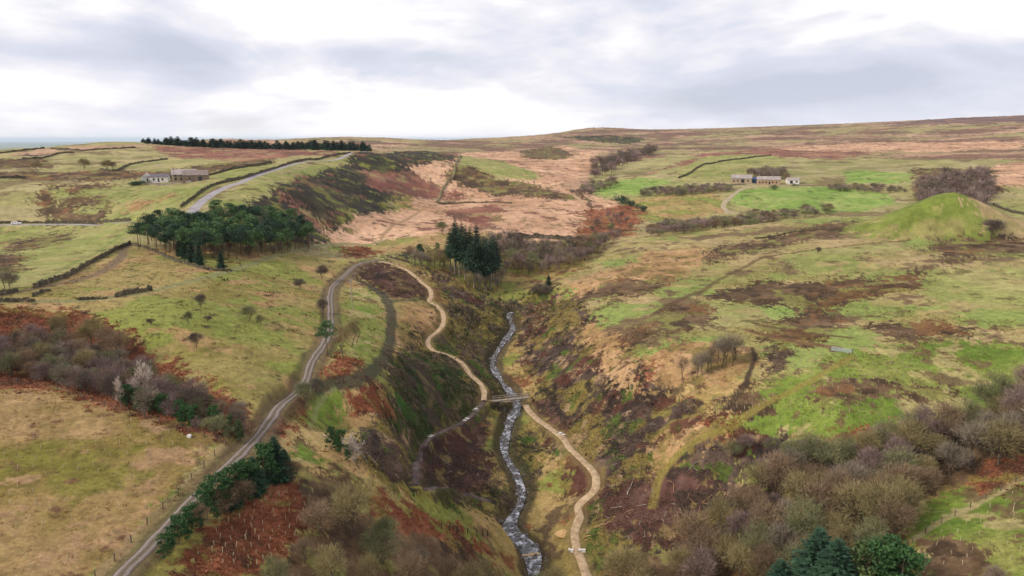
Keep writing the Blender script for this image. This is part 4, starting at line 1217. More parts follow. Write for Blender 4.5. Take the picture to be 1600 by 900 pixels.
for u, vb, vt in [(842, 462, 440), (852, 462, 444), (835, 460, 446)]:
    at_px('scrub', u, vb, vt, 'bare_shrub', 'dark leafless shrub beside the upper stream', 'shrub', 'shrubs beside the upper stream', wide=1.3, var=3)
# woods up the valley and round the right-hand farm
wood('farwood', [(925, 262), (960, 248), (1022, 232), (1024, 240), (985, 256), (945, 278), (925, 280)], 70, 8.5, (8, 12), 12, 'woodland_tree', '{} leafless tree in the wood at the head of the valley', 'tree', 'wood at the head of the valley', wide=1.5, var=(0, 1, 1, 4))
wood('farwood', [(905, 296), (960, 284), (965, 290), (915, 308)], 26, 6, (4, 7), 13, 'far_bare_tree', 'leafless tree in the belt below the valley head wood', 'tree', 'belt below the valley head wood', wide=1.6)
wood('farwood', [(890, 302), (905, 300), (930, 330), (915, 330)], 16, 5, (3, 4.5), 14, 'far_bare_tree', 'small leafless tree along the side gully', 'tree', 'trees along the side gully', wide=1.5)
wood('farwood', [(1000, 302), (1060, 296), (1140, 294), (1140, 300), (1060, 306), (1005, 308)], 55, 4.6, (3.5, 5.5), 15, 'far_bare_tree', 'leafless tree in the strip left of the stone farm', 'tree', 'strip left of the stone farm', wide=1.8)
wood('farwood', [(1012, 362), (1060, 352), (1130, 348), (1190, 338), (1300, 328), (1300, 336), (1200, 347), (1130, 356), (1060, 366), (1015, 372)], 100, 4.8, (4, 6.5), 16, 'far_bare_tree', '{} leafless tree in the belt behind the plateau edge', 'tree', 'belt behind the plateau edge', wide=1.7)
wood('farwood', [(1170, 277), (1200, 271), (1225, 274), (1230, 282), (1190, 280)], 30, 5, (6, 9), 17, 'far_bare_tree', 'leafless tree sheltering the stone farm', 'tree', 'trees behind the stone farm', wide=1.4)
wood('farwood', [(1290, 293), (1400, 294), (1420, 300), (1380, 303), (1300, 298)], 40, 4.5, (2.5, 4.5), 18, 'far_bare_tree', 'leafless tree in the hedge above the bright green field', 'tree', 'hedge above the bright green field', wide=1.8)
wood('farwood', [(1425, 292), (1460, 285), (1540, 280), (1552, 292), (1500, 304), (1435, 306)], 80, 6.5, (10, 13), 19, 'woodland_tree', '{} leafless tree in the dark wood behind the mound', 'tree', 'dark wood behind the mound', wide=1.3, var=(0, 1, 1, 4))
for u, vb, vt in [(985, 322, 310), (972, 318, 302), (1005, 330, 318)]:
    at_px('bush', u, vb, vt, 'dark_bush', 'dark bush by the stream up the valley', 'shrub', 'dark bushes up the valley', var=1)
for u, vb, vt, lab in [(132, 265, 246, 'broad leafless field tree beyond the far left pasture'), (168, 267, 248, 'leafless field tree beside a gap in the far wall'), (177, 266, 252, 'smaller leafless tree beside the pair of field trees'), (58, 266, 251, 'leafless tree among rushes on the far left')]:
    at_px('wood', u, vb, vt, 'field_tree', lab, 'tree', wide=1.3)
# conifer shelter belt on the skyline
for k in range(150):
    f = k / 149
    u = 222 + 356 * f
    v = np.interp(u, [222, 300, 400, 480, 578], [223.5, 229, 232.5, 233.5, 236]) + RP.uniform(-1.0, .6)
    x, y = P(u + RP.uniform(-2, 2), v)
    plant('belt', x, y, RP.uniform(5, 11.5) * (1.2 if u > 470 else 1) * (.65 if u < 260 else 1), 'belt_conifer', 'dark conifer in the shelter belt along the skyline', 'tree', 'conifers of the skyline shelter belt', wide=1.5)
for u, vb, vt in [(212, 289, 281), (218, 289, 280), (208, 290, 283)]:
    at_px('bush', u, vb, vt, 'hedge_bush', 'dark evergreen bush beside the white bungalow', 'shrub', 'bushes beside the white bungalow', var=1, wide=1.5)
for u, vb, vt in [(265, 282, 272), (271, 283, 273)]:
    at_px('bushy', u, vb, vt, 'garden_conifer', 'dark garden evergreen between bungalow and stone barn', 'tree', 'evergreens between bungalow and barn', wide=1.2)
for u, vb, vt, lab in [(1210, 296, 288, 'round green bush below the stone farmhouse'), (1241, 291, 286, 'small dark conifer below the white farm building'), (1320, 299, 292, 'dark evergreen bush at the hedge above the bright field')]:
    at_px('bush', u, vb, vt, 'garden_bush', lab, 'shrub', var=0, wide=1.2)
# left edge
for u, vb, vt in [(8, 450, 415), (18, 455, 422)]:
    at_px('wood', u, vb, vt, 'lane_tree', 'leafless tree where the grassy lane leaves the fields', 'tree', 'trees by the grassy lane')
# evergreens along the stony track
for u, vb, vt, k, wd, vr in [(432, 752, 680, 'spruce', 1.25, 0), (415, 758, 696, 'bushy', 1.1, 0), (446, 748, 700, 'spruce', 1.3, 1), (398, 772, 712, 'spruce', 1.4, 2), (385, 778, 722, 'bushy', 1.2, 0), (372, 784, 728, 'bushy', 1.2, 0), (345, 800, 742, 'bushy', 1.2, 0), (325, 812, 758, 'bushy', 1.1, 0), (280, 850, 806, 'bushy', 1.2, 0), (262, 868, 834, 'bushy', 1.3, 0), (300, 835, 790, 'bushy', 1.2, 0), (360, 794, 744, 'spruce', 1.4, 0)]:
    at_px(k, u, vb, vt, 'evergreen_tree', 'pointed dark green conifer in the row along the stony track' if k == 'spruce' else 'dense rounded evergreen in the row along the stony track', 'tree', 'evergreens along the stony track', wide=wd, var=vr)
for u, vb, vt in [(352, 802, 752), (378, 795, 745), (312, 828, 786), (455, 752, 715)]:
    at_px('scrub', u, vb, vt, 'bare_shrub', 'brown leafless shrub among the evergreens by the track', 'shrub', 'leafless shrubs by the track', var=1)
# gully
for u, vb, vt in [(518, 702, 668), (533, 712, 672), (528, 704, 676), (545, 722, 695)]:
    at_px('bushy', u, vb, vt, 'holly_tree', 'dark holly in the shaded head of the gully', 'tree', 'hollies in the gully', var=0, wide=.8)
at_px('pale', 556, 728, 678, 'dead_tree', 'pale dead leafless tree leaning in the gully', 'tree', wide=1.1)
# foreground, bottom centre
for u, vb, vt, k, vr in [(550, 835, 752, 'wood', 1), (500, 842, 780, 'wood', 2), (602, 862, 808, 'thorn', 1), (598, 880, 818, 'scrub', 4), (430, 925, 868, 'wood', 6), (520, 915, 850, 'wood', 5), (640, 925, 860, 'wood', 2), (700, 930, 868, 'birch', 0), (575, 930, 865, 'birch', 2), (765, 930, 872, 'wood', 5), (735, 935, 880, 'wood', 5),
                         (475, 880, 838, 'scrub', 1), (655, 895, 850, 'birch', 1), (868, 940, 885, 'wood', 1), (960, 930, 860, 'birch', 2), (985, 935, 855, 'wood', 5), (845, 945, 895, 'wood', 6)]:
    at_px(k, u, vb, vt, 'bare_tree', '{} leafless tree on the rough slope below the gully and footpath', 'tree', 'leafless trees below the gully', var=vr)
# right-hand wood
g = 'leafless trees of the wood below the planted green field'
lab = '<size> {} leafless tree in the mixed wood below the planted green field'
wood('wood', [(1130, 830), (1180, 780), (1260, 735), (1330, 715), (1440, 700), (1540, 672), (1620, 640), (1680, 650), (1660, 715), (1560, 735), (1480, 752), (1430, 790), (1410, 850), (1330, 890), (1230, 920), (1120, 930), (1060, 930), (1050, 890)], 175, 3.6, (6, 9.5), 20, 'bare_tree', lab, 'tree', g)
wood('scrub', [(1130, 800), (1200, 735), (1330, 705), (1530, 660), (1600, 630), (1600, 700), (1450, 750), (1410, 830), (1250, 900), (1050, 910)], 45, 4, (3, 5), 21, 'bare_shrub', '{} leafless shrub under the trees of the mixed wood', 'shrub', 'shrubs of the mixed wood')
wood('wood', [(1540, 660), (1680, 600), (1700, 650), (1600, 690)], 12, 5, (9, 11), 22, 'bare_tree', 'tall leafless tree at the upper corner of the mixed wood', 'tree', 'tall trees at the upper corner of the mixed wood')
at_px('bushy', 1433, 672, 648, 'holly_tree', 'dark green holly at the upper edge of the mixed wood', 'tree', var=0, wide=1.1)
at_px('bushy', 1213, 832, 802, 'evergreen_shrub', 'bright green ivy covered shrub in the mixed wood', 'shrub', var=1, wide=1.1)
for u, vb, vt, k, vr, lab in [(1272, 945, 822, 'spruce', 0, 'large blue green spruce at the foot of the mixed wood'), (1300, 960, 838, 'spruce', 1, 'second blue green spruce crowding the large one'), (1345, 945, 848, 'bushy', 1, 'yellow green pine between spruces and the small field'),
                          (1385, 942, 845, 'bushy', 0, 'dark green pine nearest to the small field'), (1215, 955, 872, 'spruce', 2, 'small spruce below the large blue green one'), (1400, 950, 856, 'bushy', 0, 'dark pine at the fence of the small field')]:
    at_px(k, u, vb, vt, 'conifer_tree', lab, 'tree', var=vr, wide=1.5 if k == 'spruce' else 1.25)
at_px('scrub', 1555, 915, 880, 'bare_shrub', 'purple leafless shrub on the small green field', 'shrub', var=0)
for u, vb, vt in [(1190, 745, 715), (1165, 700, 676), (1205, 705, 680), (1235, 715, 685), (1145, 712, 685), (1270, 715, 680)]:
    at_px('scrub', u, vb, vt, 'bare_shrub', 'leafless shrub on the bank below the grassy terrace', 'shrub', 'shrubs on the bank below the terrace', wide=1.3)
# ------------------------------------------------------------------ low growth too dense to count
M_growth, t, b = newmat('low_growth')
at = t.nodes.new('ShaderNodeAttribute'); at.attribute_name = 'cover'
t.links.new(at.outputs['Color'], b.inputs['Base Color'])
def tufts(name, classes, n, size, width, lean, blades, label, cat, bright=(.75, 1.35), rmax=330, seed=0, thr=.0, skew=None, up=0.0):
    R = np.random.default_rng(seed)
    ok = np.isin(IDX, [CN.index(c) for c in classes]) & (R2 > 68) & (R2 < rmax) & (np.abs(GA) < .70)
    if thr:
        ok &= fbm(X, Y, 7.0, 300 + seed, 3) > thr
    for nm, (ln, h, hw) in ways.items():
        D_, _, _ = line_dist(ln, h, hw + 1.6)
        ok &= D_ > hw + .9
    D_, _, _ = line_dist(stream, sh, 4)
    ok &= D_ > 2.0
    k = np.flatnonzero(ok.ravel())
    k = R.choice(k, min(n, len(k)), replace=False)
    n = len(k)
    c = COLR.reshape(-1, 3)[k]
    p = np.stack([X.ravel()[k], Y.ravel()[k]], 1) + R.normal(0, .2, (n, 2))
    z = hgt(p[:, 0], p[:, 1]) + CAM_Z
    s = size * R.lognormal(0, .35, n) * np.clip(R2.ravel()[k] / 150, .8, 1.7)
    i = np.repeat(np.arange(n), blades)
    m = n * blades
    a = R.uniform(0, 6.283, m)
    rad = R.random(m) ** .5 * s[i] * width
    q = np.stack([p[i, 0] + np.cos(a) * rad, p[i, 1] + np.sin(a) * rad, z[i] - .05 + up * s[i] * R.random(m)], 1)
    d = np.stack([np.cos(a) * lean + R.normal(0, .3, m), np.sin(a) * lean + R.normal(0, .3, m), np.ones(m)], 1)
    d = unit(d)
    ln_ = s[i] * R.uniform(.6, 1.2, m)
    w_ = unit(np.cross(d, R.normal(0, 1, d.shape))) * (s[i] * width * .32)[:, None]
    v = np.stack([q - w_, q + w_, q + d * ln_[:, None]], 1).reshape(-1, 3)
    cc = c[i] * R.uniform(bright[0], bright[1], (m, 1)) * R.uniform(.85, 1.15, (n, 1))[i]
    if skew is not None:
        sk = srgb(*skew)
        f = R.uniform(0, .7, (m, 1))
        cc = cc * (1 - f) + sk * f
    me = bpy.data.meshes.new(name)
    me.vertices.add(len(v)); me.vertices.foreach_set('co', v.astype(np.float32).ravel())
    me.loops.add(len(v)); me.loops.foreach_set('vertex_index', np.arange(len(v), dtype=np.int32))
    me.polygons.add(m); me.polygons.foreach_set('loop_start', np.arange(0, 3 * m, 3, dtype=np.int32))
    me.update(calc_edges=True)
    ca = me.color_attributes.new('cover', 'FLOAT_COLOR', 'POINT')
    ca.data.foreach_set('color', np.concatenate([np.repeat(cc, 3, 0), np.ones((3 * m, 1))], 1).astype(np.float32).ravel())
    me.materials.append(M_growth)
    o = bpy.data.objects.new(name, me)
    COL.objects.link(o)
    o['kind'], o['label'], o['category'] = 'stuff', label, cat
    return o
tufts('heather_scrub', ['brash', 'redbrash', 'bank', 'moss'], 40000, .19, 1.2, .9, 7, 'grey brown heather, brash and bramble on the valley sides', 'scrub', (.9, 1.9), 320, 1, .46, (140, 122, 100), up=.5)
tufts('bracken', ['bracken'], 17000, .20, 1.2, 1.0, 7, 'red brown dead bracken', 'bracken', (.85, 1.6), 340, 2, .0, (150, 104, 76), up=.4)
tufts('rushes', ['rush', 'bog', 'lush', 'plateau'], 12000, .24, .6, .5, 6, 'brown rush tussocks on the wet pasture', 'rushes', (.8, 1.5), 340, 3, .55, (140, 116, 88))
tufts('rough_grass', ['rough', 'straw', 'field', 'hill', 'bank', 'lush'], 20000, .22, .7, .6, 6, 'tan and olive tussock grass', 'grass', (.95, 1.6), 280, 4, .42, (172, 146, 104))
tufts('dark_tussocks', ['hill', 'rough', 'pink'], 700, .3, 1.1, .6, 8, 'dark scattered tussocks on the grassy slopes', 'tussocks', (.4, .7), 420, 5, .60)
# ------------------------------------------------------------------ helpers for built things
class Box:
    """collects boxes, bars and prisms into one mesh"""
    def __init__(s):
        s.v, s.f = [], []
    def box(s, x0, x1, y0, y1, z0, z1):
        n = len(s.v)
        s.v += [(x0, y0, z0), (x1, y0, z0), (x1, y1, z0), (x0, y1, z0), (x0, y0, z1), (x1, y0, z1), (x1, y1, z1), (x0, y1, z1)]
        s.f += [[n+a for a in q] for q in ((3, 2, 1, 0), (4, 5, 6, 7), (0, 1, 5, 4), (1, 2, 6, 5), (2, 3, 7, 6), (3, 0, 4, 7))]
        return s
    def bar(s, a, b, w, h=None, sides=4):
        a, b = np.array(a, float), np.array(b, float)
        d = unit(b - a); u_ = unit(np.cross(d, [0, 0, 1.] if abs(d[2]) < .95 else [1., 0, 0])); k = np.cross(u_, d)
        h = w if h is None else h
        n = len(s.v)
        for p, sc_ in ((a, 1), (b, 1)):
            for q in range(sides):
                t = 2 * math.pi * (q + .5) / sides
                s.v.append(tuple(p + u_ * math.cos(t) * w * .707 + k * math.sin(t) * h * .707))
        for q in range(sides):
            s.f.append([n + q, n + (q+1) % sides, n + sides + (q+1) % sides, n + sides + q])
        s.f += [[n + q for q in range(sides)][::-1], [n + sides + q for q in range(sides)]]
        return s
    def gable(s, x0, x1, y0, y1, z0, zr, over=.0):
        """solid ridge prism along x"""
        n = len(s.v); ym = (y0 + y1) / 2
        s.v += [(x0, y0, z0), (x1, y0, z0), (x1, y1, z0), (x0, y1, z0), (x0, ym, zr), (x1, ym, zr)]
        s.f += [[n+a for a in q] for q in ((0, 1, 5, 4), (2, 3, 4, 5), (0, 4, 3), (1, 2, 5), (3, 2, 1, 0))]
        return s
    def slope(s, x0, x1, ya, za, yb, zb, t=.12):
        """one roof slab from eave (ya, za) to ridge (yb, zb)"""
        n = len(s.v)
        s.v += [(x0, ya, za), (x1, ya, za), (x1, yb, zb), (x0, yb, zb), (x0, ya, za + t), (x1, ya, za + t), (x1, yb, zb + t), (x0, yb, zb + t)]
        s.f += [[n+a for a in q] for q in ((3, 2, 1, 0), (4, 5, 6, 7), (0, 1, 5, 4), (1, 2, 6, 5), (2, 3, 7, 6), (3, 0, 4, 7))]
        return s
    def build(s, name, m, parent=None, **p):
        return build(name, s.v, s.f, m, parent, **p)
def thing(name, x, y, label, cat, group=None, rz=0.0, z=None):
    o = bpy.data.objects.new(name, None)
    o.empty_display_size = .5
    COL.objects.link(o)
    o.location = (x, y, gz(x, y) if z is None else z)
    o.rotation_euler = (0, 0, rz)
    o['label'], o['category'] = label, cat
    if group:
        o['group'] = group
    return o
def lumpy(name, seed, size, m, amp=.22, sub=2):
    """a rounded irregular stone"""
    import bmesh
    bm = bmesh.new()
    bmesh.ops.create_icosphere(bm, subdivisions=sub, radius=1)
    R = np.random.default_rng(seed)
    ax = R.normal(0, 1, (6, 3)); ax /= np.linalg.norm(ax, axis=1)[:, None]
    cut = R.uniform(.55, .9, 6)
    for v in bm.verts:
        p = np.array(v.co)
        for a, c in zip(ax, cut):
            d = p @ a
            if d > c:
                p = p - a * (d - c) * .85
        p = p * np.array(size)
        v.co = p
    me = bpy.data.meshes.new(name)
    bm.to_mesh(me); bm.free()
    me.materials.append(m)
    return me
M_stone = mat('stone', [(112, 106, 96), (146, 138, 124), (170, 160, 146)], .8, .95, .5, objvar=.15)
M_wall = mat('wall_stone', [(62, 58, 48), (92, 86, 70), (122, 114, 94)], .9, .95, .6)
M_rock = mat('wet_rock', [(48, 44, 42), (84, 78, 74), (128, 122, 118)], 1.6, .6, .5, spec=.4, objvar=.35)
M_white = mat('white_render', [(222, 220, 214), (238, 236, 230)], .5, .9)
M_slate = mat('slate', [(92, 88, 98), (122, 116, 126)], .6, .7)
M_stoneroof = mat('stone_roof', [(150, 142, 138), (178, 170, 164)], .5, .9)
M_sandstone = mat('sandstone', [(150, 134, 112), (184, 168, 142)], .7, .95)
M_dark = mat('window_dark', [(30, 32, 38), (48, 50, 56)], 1, .2, spec=.6)
M_blue = mat('blue_sheet', [(52, 88, 140), (74, 112, 160)], .4, .6)
M_wood = mat('weathered_timber', [(146, 136, 122), (178, 168, 152)], 2, .9, stretch=(1, 6, 6))
M_freshwood = mat('fresh_timber', [(176, 150, 108), (206, 180, 138)], 2, .9, stretch=(1, 6, 6))
M_post = mat('fence_timber', [(104, 94, 80), (134, 122, 104)], 2, .95)
M_wire = mat('fence_wire', [(120, 120, 118), (150, 150, 148)], 2, .5)
M_metal = mat('galvanised_metal', [(158, 172, 174), (188, 200, 202)], 1, .4, spec=.5)
M_guard = mat('tree_guard_plastic', [(176, 164, 130), (200, 188, 154)], 3, .6, objvar=.12)
M_sand = mat('sand', [(190, 154, 104), (212, 178, 128)], 2, .95)
M_log = mat('cut_timber', [(170, 128, 92), (200, 160, 120)], 2, .9, stretch=(1, 5, 5), objvar=.15)
M_deadwood = mat('dead_wood', [(150, 138, 124), (184, 172, 158)], 2, .9, objvar=.12)
M_carpaint = mat('white_car_paint', [(226, 226, 228), (238, 238, 240)], 1, .25, spec=.6)
M_tyre = mat('tyre_rubber', [(28, 28, 28), (40, 40, 40)], 4, .9)
M_lamp = mat('lamp_glass', [(170, 60, 50), (200, 80, 60)], 4, .3)
M_hub = mat('wheel_metal', [(160, 162, 166), (190, 192, 196)], 4, .4, spec=.6)

# ------------------------------------------------------------------ boulders in the stream
meshes = [lumpy('boulder', 40 + k, (1, RP.uniform(.7, 1), RP.uniform(.45, .7)), M_rock) for k in range(6)]
R = np.random.default_rng(17)
rocks = []
for k in range(900):
    i = R.integers(0, sn - 1)
    o = R.normal(0, .5) * stream_w[i]
    p = stream[i] + nrm[i] * o
    s = .17 + .6 * R.random() ** 3 + (.12 if abs(o) > stream_w[i] * .4 else 0)
    rocks.append((s, p, sh[i] - .62 + CAM_Z - .25 * s if abs(o) < stream_w[i] / 2 + .2 else gz(*p) - .2 * s))
rocks.sort(key=lambda q: -q[0])
side = {True: 'wet grey boulder in the bed of the stream'}
for s, p, z in rocks[:260]:
    o = bpy.data.objects.new('boulder', meshes[RP.randrange(6)])
    COL.objects.link(o)
    o.location = (p[0], p[1], z); o.scale = (s, s, s); o.rotation_euler = (RP.uniform(-.3, .3), RP.uniform(-.3, .3), RP.uniform(0, 6.28))
    o['label'], o['category'], o['group'] = 'wet grey boulder in the bed of the stream', 'boulder', 'boulders in the stream'
vv, ff, nb = [], [], 0
for s, p, z in rocks[260:]:
    me_ = meshes[RP.randrange(6)]
    co = np.array([v.co for v in me_.vertices]); a = RP.uniform(0, 6.28)
    co = co @ np.array([[math.cos(a), math.sin(a), 0], [-math.sin(a), math.cos(a), 0], [0, 0, 1]]) * s + np.array([p[0], p[1], z])
    vv.append(co); ff += [[q + nb for q in f.vertices] for f in me_.polygons]; nb += len(co)
o = build('stream_cobbles', np.concatenate(vv), ff, M_rock, kind='stuff', label='small wet cobbles along the stream bed', category='cobbles')

# ------------------------------------------------------------------ bridges and path works
a, b_ = P(770, 627.5), P(826, 632)
ln = float(np.linalg.norm(b_ - a)); rz = math.atan2(b_[1] - a[1], b_[0] - a[0])
zb = max(gz(*a), gz(*b_)) + .25
t0 = thing('footbridge', (a[0] + b_[0]) / 2, (a[1] + b_[1]) / 2, 'pale timber footbridge with handrails crossing the stream between two gravel paths', 'bridge', rz=rz, z=zb)
bb = Box()
for s in (-.45, .45):
    bb.box(-ln / 2, ln / 2, s - .1, s + .1, -.35, -.06)
bb.build('beam', M_wood, t0)
nb_ = int(ln / .3)
pl = Box().box(-.125, .125, -.7, .7, -.055, 0).build('plank', M_wood, t0)
pl.location = (-ln / 2 + .15, 0, 0)
for k in range(1, nb_):
    c = pl.copy(); COL.objects.link(c); c.parent = t0; c.location = (-ln / 2 + .15 + k * ln / nb_, 0, RP.uniform(-.012, .012))
for s in (-.72, .72):
    Box().bar((-ln / 2, s, 1.0), (ln / 2, s, 1.0), .10).bar((-ln / 2, s, .5), (ln / 2, s, .5), .07).build('handrail', M_wood, t0)
    for k in range(6):
        Box().bar((-ln / 2 + .1 + k * (ln - .2) / 5, s, -.3), (-ln / 2 + .1 + k * (ln - .2) / 5, s, 1.08), .11).build('post', M_wood, t0)
# timber beam bridge low down on the stream
a, b_ = P(816, 869), P(843, 867.5)
ln = float(np.linalg.norm(b_ - a)); rz = math.atan2(b_[1] - a[1], b_[0] - a[0])
t0 = thing('plank_bridge', (a[0] + b_[0]) / 2, (a[1] + b_[1]) / 2, 'new tan timber beam bridge over the lowest reach of the stream', 'bridge', rz=rz, z=max(gz(*a), gz(*b_)) + .1)
for s in (-.3, 0, .3):
    Box().box(-ln / 2, ln / 2, s - .14, s + .14, 0, .2).build('timber_beam', M_freshwood, t0)
for s in (-1, 1):
    Box().box(s * ln / 2 - .3, s * ln / 2 + .3, -.6, .6, -.5, -.005).build('abutment', M_stone, t0)
# pale parapets either side of the path
for u0, u1, v, lab in [(888, 896, 863, 'pale block parapet on the stream side of the gravel path'), (903, 915, 862, 'longer pale block parapet on the bank side of the gravel path')]:
    a, b_ = P(u0, v), P(u1, v)
    ln = float(np.linalg.norm(b_ - a))
    t0 = thing('parapet', (a[0] + b_[0]) / 2, (a[1] + b_[1]) / 2, lab, 'parapet', rz=math.atan2(b_[1] - a[1], b_[0] - a[0]))
    n = max(2, int(ln / .5))
    for k in range(n):
        for q in range(2):
            Box().box(-ln / 2 + k * ln / n + .02, -ln / 2 + (k + 1) * ln / n - .02, -.17, .17, q * .36 - .1, q * .36 + .24).build('block', M_white if (k + q) % 3 else M_stone, t0)
for u, v, u2, v2, lab in [(872, 676, 881, 680, 'pale stone culvert laid across the gravel path'), (741, 642, 748, 636, 'pale stone culvert on the muddy path below the gravel one'), (723, 659, 731, 654, 'pair of pale stones edging the muddy path'), (670, 684, 676, 681, 'single pale stone on the muddy path')]:
    a, b_ = P(u, v), P(u2, v2)
    t0 = thing('stone_culvert', (a[0] + b_[0]) / 2, (a[1] + b_[1]) / 2, lab, 'culvert', rz=math.atan2(b_[1] - a[1], b_[0] - a[0]))
    ln = float(np.linalg.norm(b_ - a))
    for k in range(4):
        Box().box(-ln / 2 + k * ln / 4 + .02, -ln / 2 + (k + 1) * ln / 4 - .02, -.5 + RP.uniform(-.1, .1), .5 + RP.uniform(-.1, .1), -.05, .16 + RP.uniform(0, .05)).build('slab', M_white if k % 2 else M_stone, t0)
# sand heap
x, y = P(881, 833)
g_ = np.linspace(0, 2 * math.pi, 19)[:-1]
vs = [(0, 0, .85)]
for ring, (r_, z_) in enumerate([(.35, .72), (.8, .4), (1.25, .12), (1.6, -.15)]):
    vs += [(math.cos(q) * r_ * RP.uniform(.9, 1.1) * 1.15, math.sin(q) * r_ * RP.uniform(.9, 1.1), z_ * RP.uniform(.85, 1.1)) for q in g_]
fs = [[0, 1 + k, 1 + (k + 1) % 18] for k in range(18)]
for q in range(3):
    fs += [[1 + q*18 + k, 1 + (q+1)*18 + k, 1 + (q+1)*18 + (k+1) % 18, 1 + q*18 + (k+1) % 18] for k in range(18)]
o = build('sand_heap', vs, fs, M_sand, smooth=True, label='orange sand heap tipped beside the gravel path', category='heap')
o.location = (x, y, gz(x, y))

# ------------------------------------------------------------------ felled timber
def log(u0, v0, u1, v1, r, m, name, label, group=None, twigs=0):
    a, b_ = P(u0, v0), P(u1, v1)
    pa, pb = np.array([a[0], a[1], gz(*a) + r]), np.array([b_[0], b_[1], gz(*b_) + r * .9])
    R = np.random.default_rng(int(u0 * 7 + v0))
    n = 6
    pts = pa + (pb - pa) * np.linspace(0, 1, n + 1)[:, None] + R.normal(0, .06, (n + 1, 3))
    pts[:, 2] = np.maximum(pts[:, 2], [gz(p[0], p[1]) + r * .5 for p in pts])
    G = Geo()
    rad = np.linspace(1, .5, n + 1) * r
    G.tubes(pts[:-1], pts[1:], rad[:-1], rad[1:], sides=6)
    if twigs:
        k = R.integers(1, n, twigs)
        d = unit(R.normal(0, 1, (twigs, 3)) * np.array([1, 1, .5]) + np.array([0, 0, .5]))
        e = pts[k] + d * R.uniform(.6, 2.0, (twigs, 1))
        G.tubes(pts[k], e, np.full(twigs, r * .3), np.full(twigs, r * .08), sides=3)
        e2 = e + unit(d + R.normal(0, .6, d.shape)) * R.uniform(.4, 1.2, (twigs, 1))
        G.tubes(e, e2, np.full(twigs, r * .12), np.full(twigs, r * .04), sides=3)
    base = pts[0].copy()
    G.v = [v - base for v in G.v]
    o = bpy.data.objects.new(name, G.mesh(name, [m]))
    COL.objects.link(o); o.location = base
    o['label'], o['category'] = label, 'log'
    if group:
        o['group'] = group
log(928, 826, 953, 816, .16, M_log, 'felled_log', 'long orange felled log beside the gravel path')
log(912, 841, 924, 838, .14, M_log, 'felled_log', 'short cut log next to the long orange one')
log(914, 845, 925, 843, .12, M_log, 'felled_log', 'shortest cut log by the path, below the other')
log(980, 774, 990, 748, .12, M_deadwood, 'fallen_branch', 'upright grey fallen bough on the red brown bank', twigs=3)
log(545, 690, 575, 725, .13, M_deadwood, 'fallen_tree', 'pale fallen tree lying across the gully', twigs=16)
log(566, 705, 590, 728, .10, M_deadwood, 'fallen_tree', 'smaller pale trunk fallen beside the gully tree', twigs=8)
log(505, 680, 520, 690, .10, M_deadwood, 'fallen_tree', 'pale split trunk among the gully hollies', twigs=5)
R = np.random.default_rng(23)
for px, n in [([(900, 700), (1000, 640), (1100, 690), (1120, 780), (1000, 860), (940, 800)], 46), ([(840, 560), (900, 540), (1000, 620), (950, 660), (880, 620)], 16), ([(1050, 800), (1150, 760), (1180, 830), (1080, 880)], 18), ([(660, 690), (760, 660), (770, 740), (680, 750)], 12)]:
    for q in scatter(px, n, 1.5, int(R.integers(1e6))):
        l_ = R.uniform(.8, 2.6); a_ = R.uniform(0, 3.14)
        G = Geo()
        d = np.array([math.cos(a_), math.sin(a_), 0]) * l_
        z1 = gz(q[0] + d[0], q[1] + d[1]) - gz(*q)
        G.tubes(np.array([[0, 0, .08]]), np.array([[d[0], d[1], z1 + .10]]), [.055], [.04], sides=5)
        for _ in range(2):
            e = np.array([d * R.uniform(.3, .8) + [0, 0, .1]]); G.tubes(e, e + R.normal(0, .35, (1, 3)) + [0, 0, .2], [.03], [.01], sides=3)
        o = bpy.data.objects.new('cut_branch', G.mesh('cut_branch', [M_log if R.random() < .35 else M_deadwood]))
        COL.objects.link(o); o.location = (q[0], q[1], gz(*q) + .05)
        o['label'], o['category'], o['group'] = 'pale cut branch lying in brash on the valley side', 'branch', 'cut branches in the brash'

# ------------------------------------------------------------------ pole, gate, sack
x, y = P(551, 484)
t0 = thing('utility_pole', x, y, 'tall thin pale utility pole on grass inside the track bend', 'pole')
Hp = top_height(x, y, 547, 437)
Box().bar((0, 0, -.4), (-.25, 0, Hp), .16, sides=8).build('pole', M_wood, t0)
Box().bar((-.7, 0, Hp - .5), (.25, 0, Hp - .5), .09).build('cross_arm', M_wood, t0)
for s in (-.6, .15):
    Box().bar((s, 0, Hp - .46), (s, 0, Hp - .28), .07, sides=6).build('insulator', M_dark, t0)
def gate(u0, v0, u1, v1, m, label, hgt_=1.15, bars=5):
    a, b_ = P(u0, v0), P(u1, v1)
    ln = float(np.linalg.norm(b_ - a))
    t0 = thing('field_gate', (a[0] + b_[0]) / 2, (a[1] + b_[1]) / 2, label, 'gate', rz=math.atan2(b_[1] - a[1], b_[0] - a[0]))
    for k in range(bars):
        Box().bar((-ln / 2, 0, .2 + k * (hgt_ - .2) / (bars - 1)), (ln / 2, 0, .2 + k * (hgt_ - .2) / (bars - 1)), .09).build('bar', m, t0)
    for s in (-1, 1):
        Box().bar((s * ln / 2, 0, .1), (s * ln / 2, 0, hgt_ + .05), .1).build('stile', m, t0)
        Box().bar((s * (ln / 2 + .16), 0, -.4), (s * (ln / 2 + .16), 0, hgt_ + .25), .17).build('post', M_post, t0)
    Box().bar((-ln / 2, .05, .2), (ln / 2, .05, hgt_), .07).build('brace', m, t0)
gate(1299, 549, 1330, 552, M_metal, 'pale galvanised field gate on the green plateau', 1.1)
gate(617, 415, 624, 417, M_freshwood, 'small pale wooden gate at the top of the gravel path', 1.2, 4)
x, y = P(296, 683)
t0 = thing('bulk_bag', x, y, 'white bulk bag left near the evergreen edge of the planted field', 'bag')
Box().box(-.3, .3, -.3, .3, -.05, .38).build('bag_body', M_white, t0)
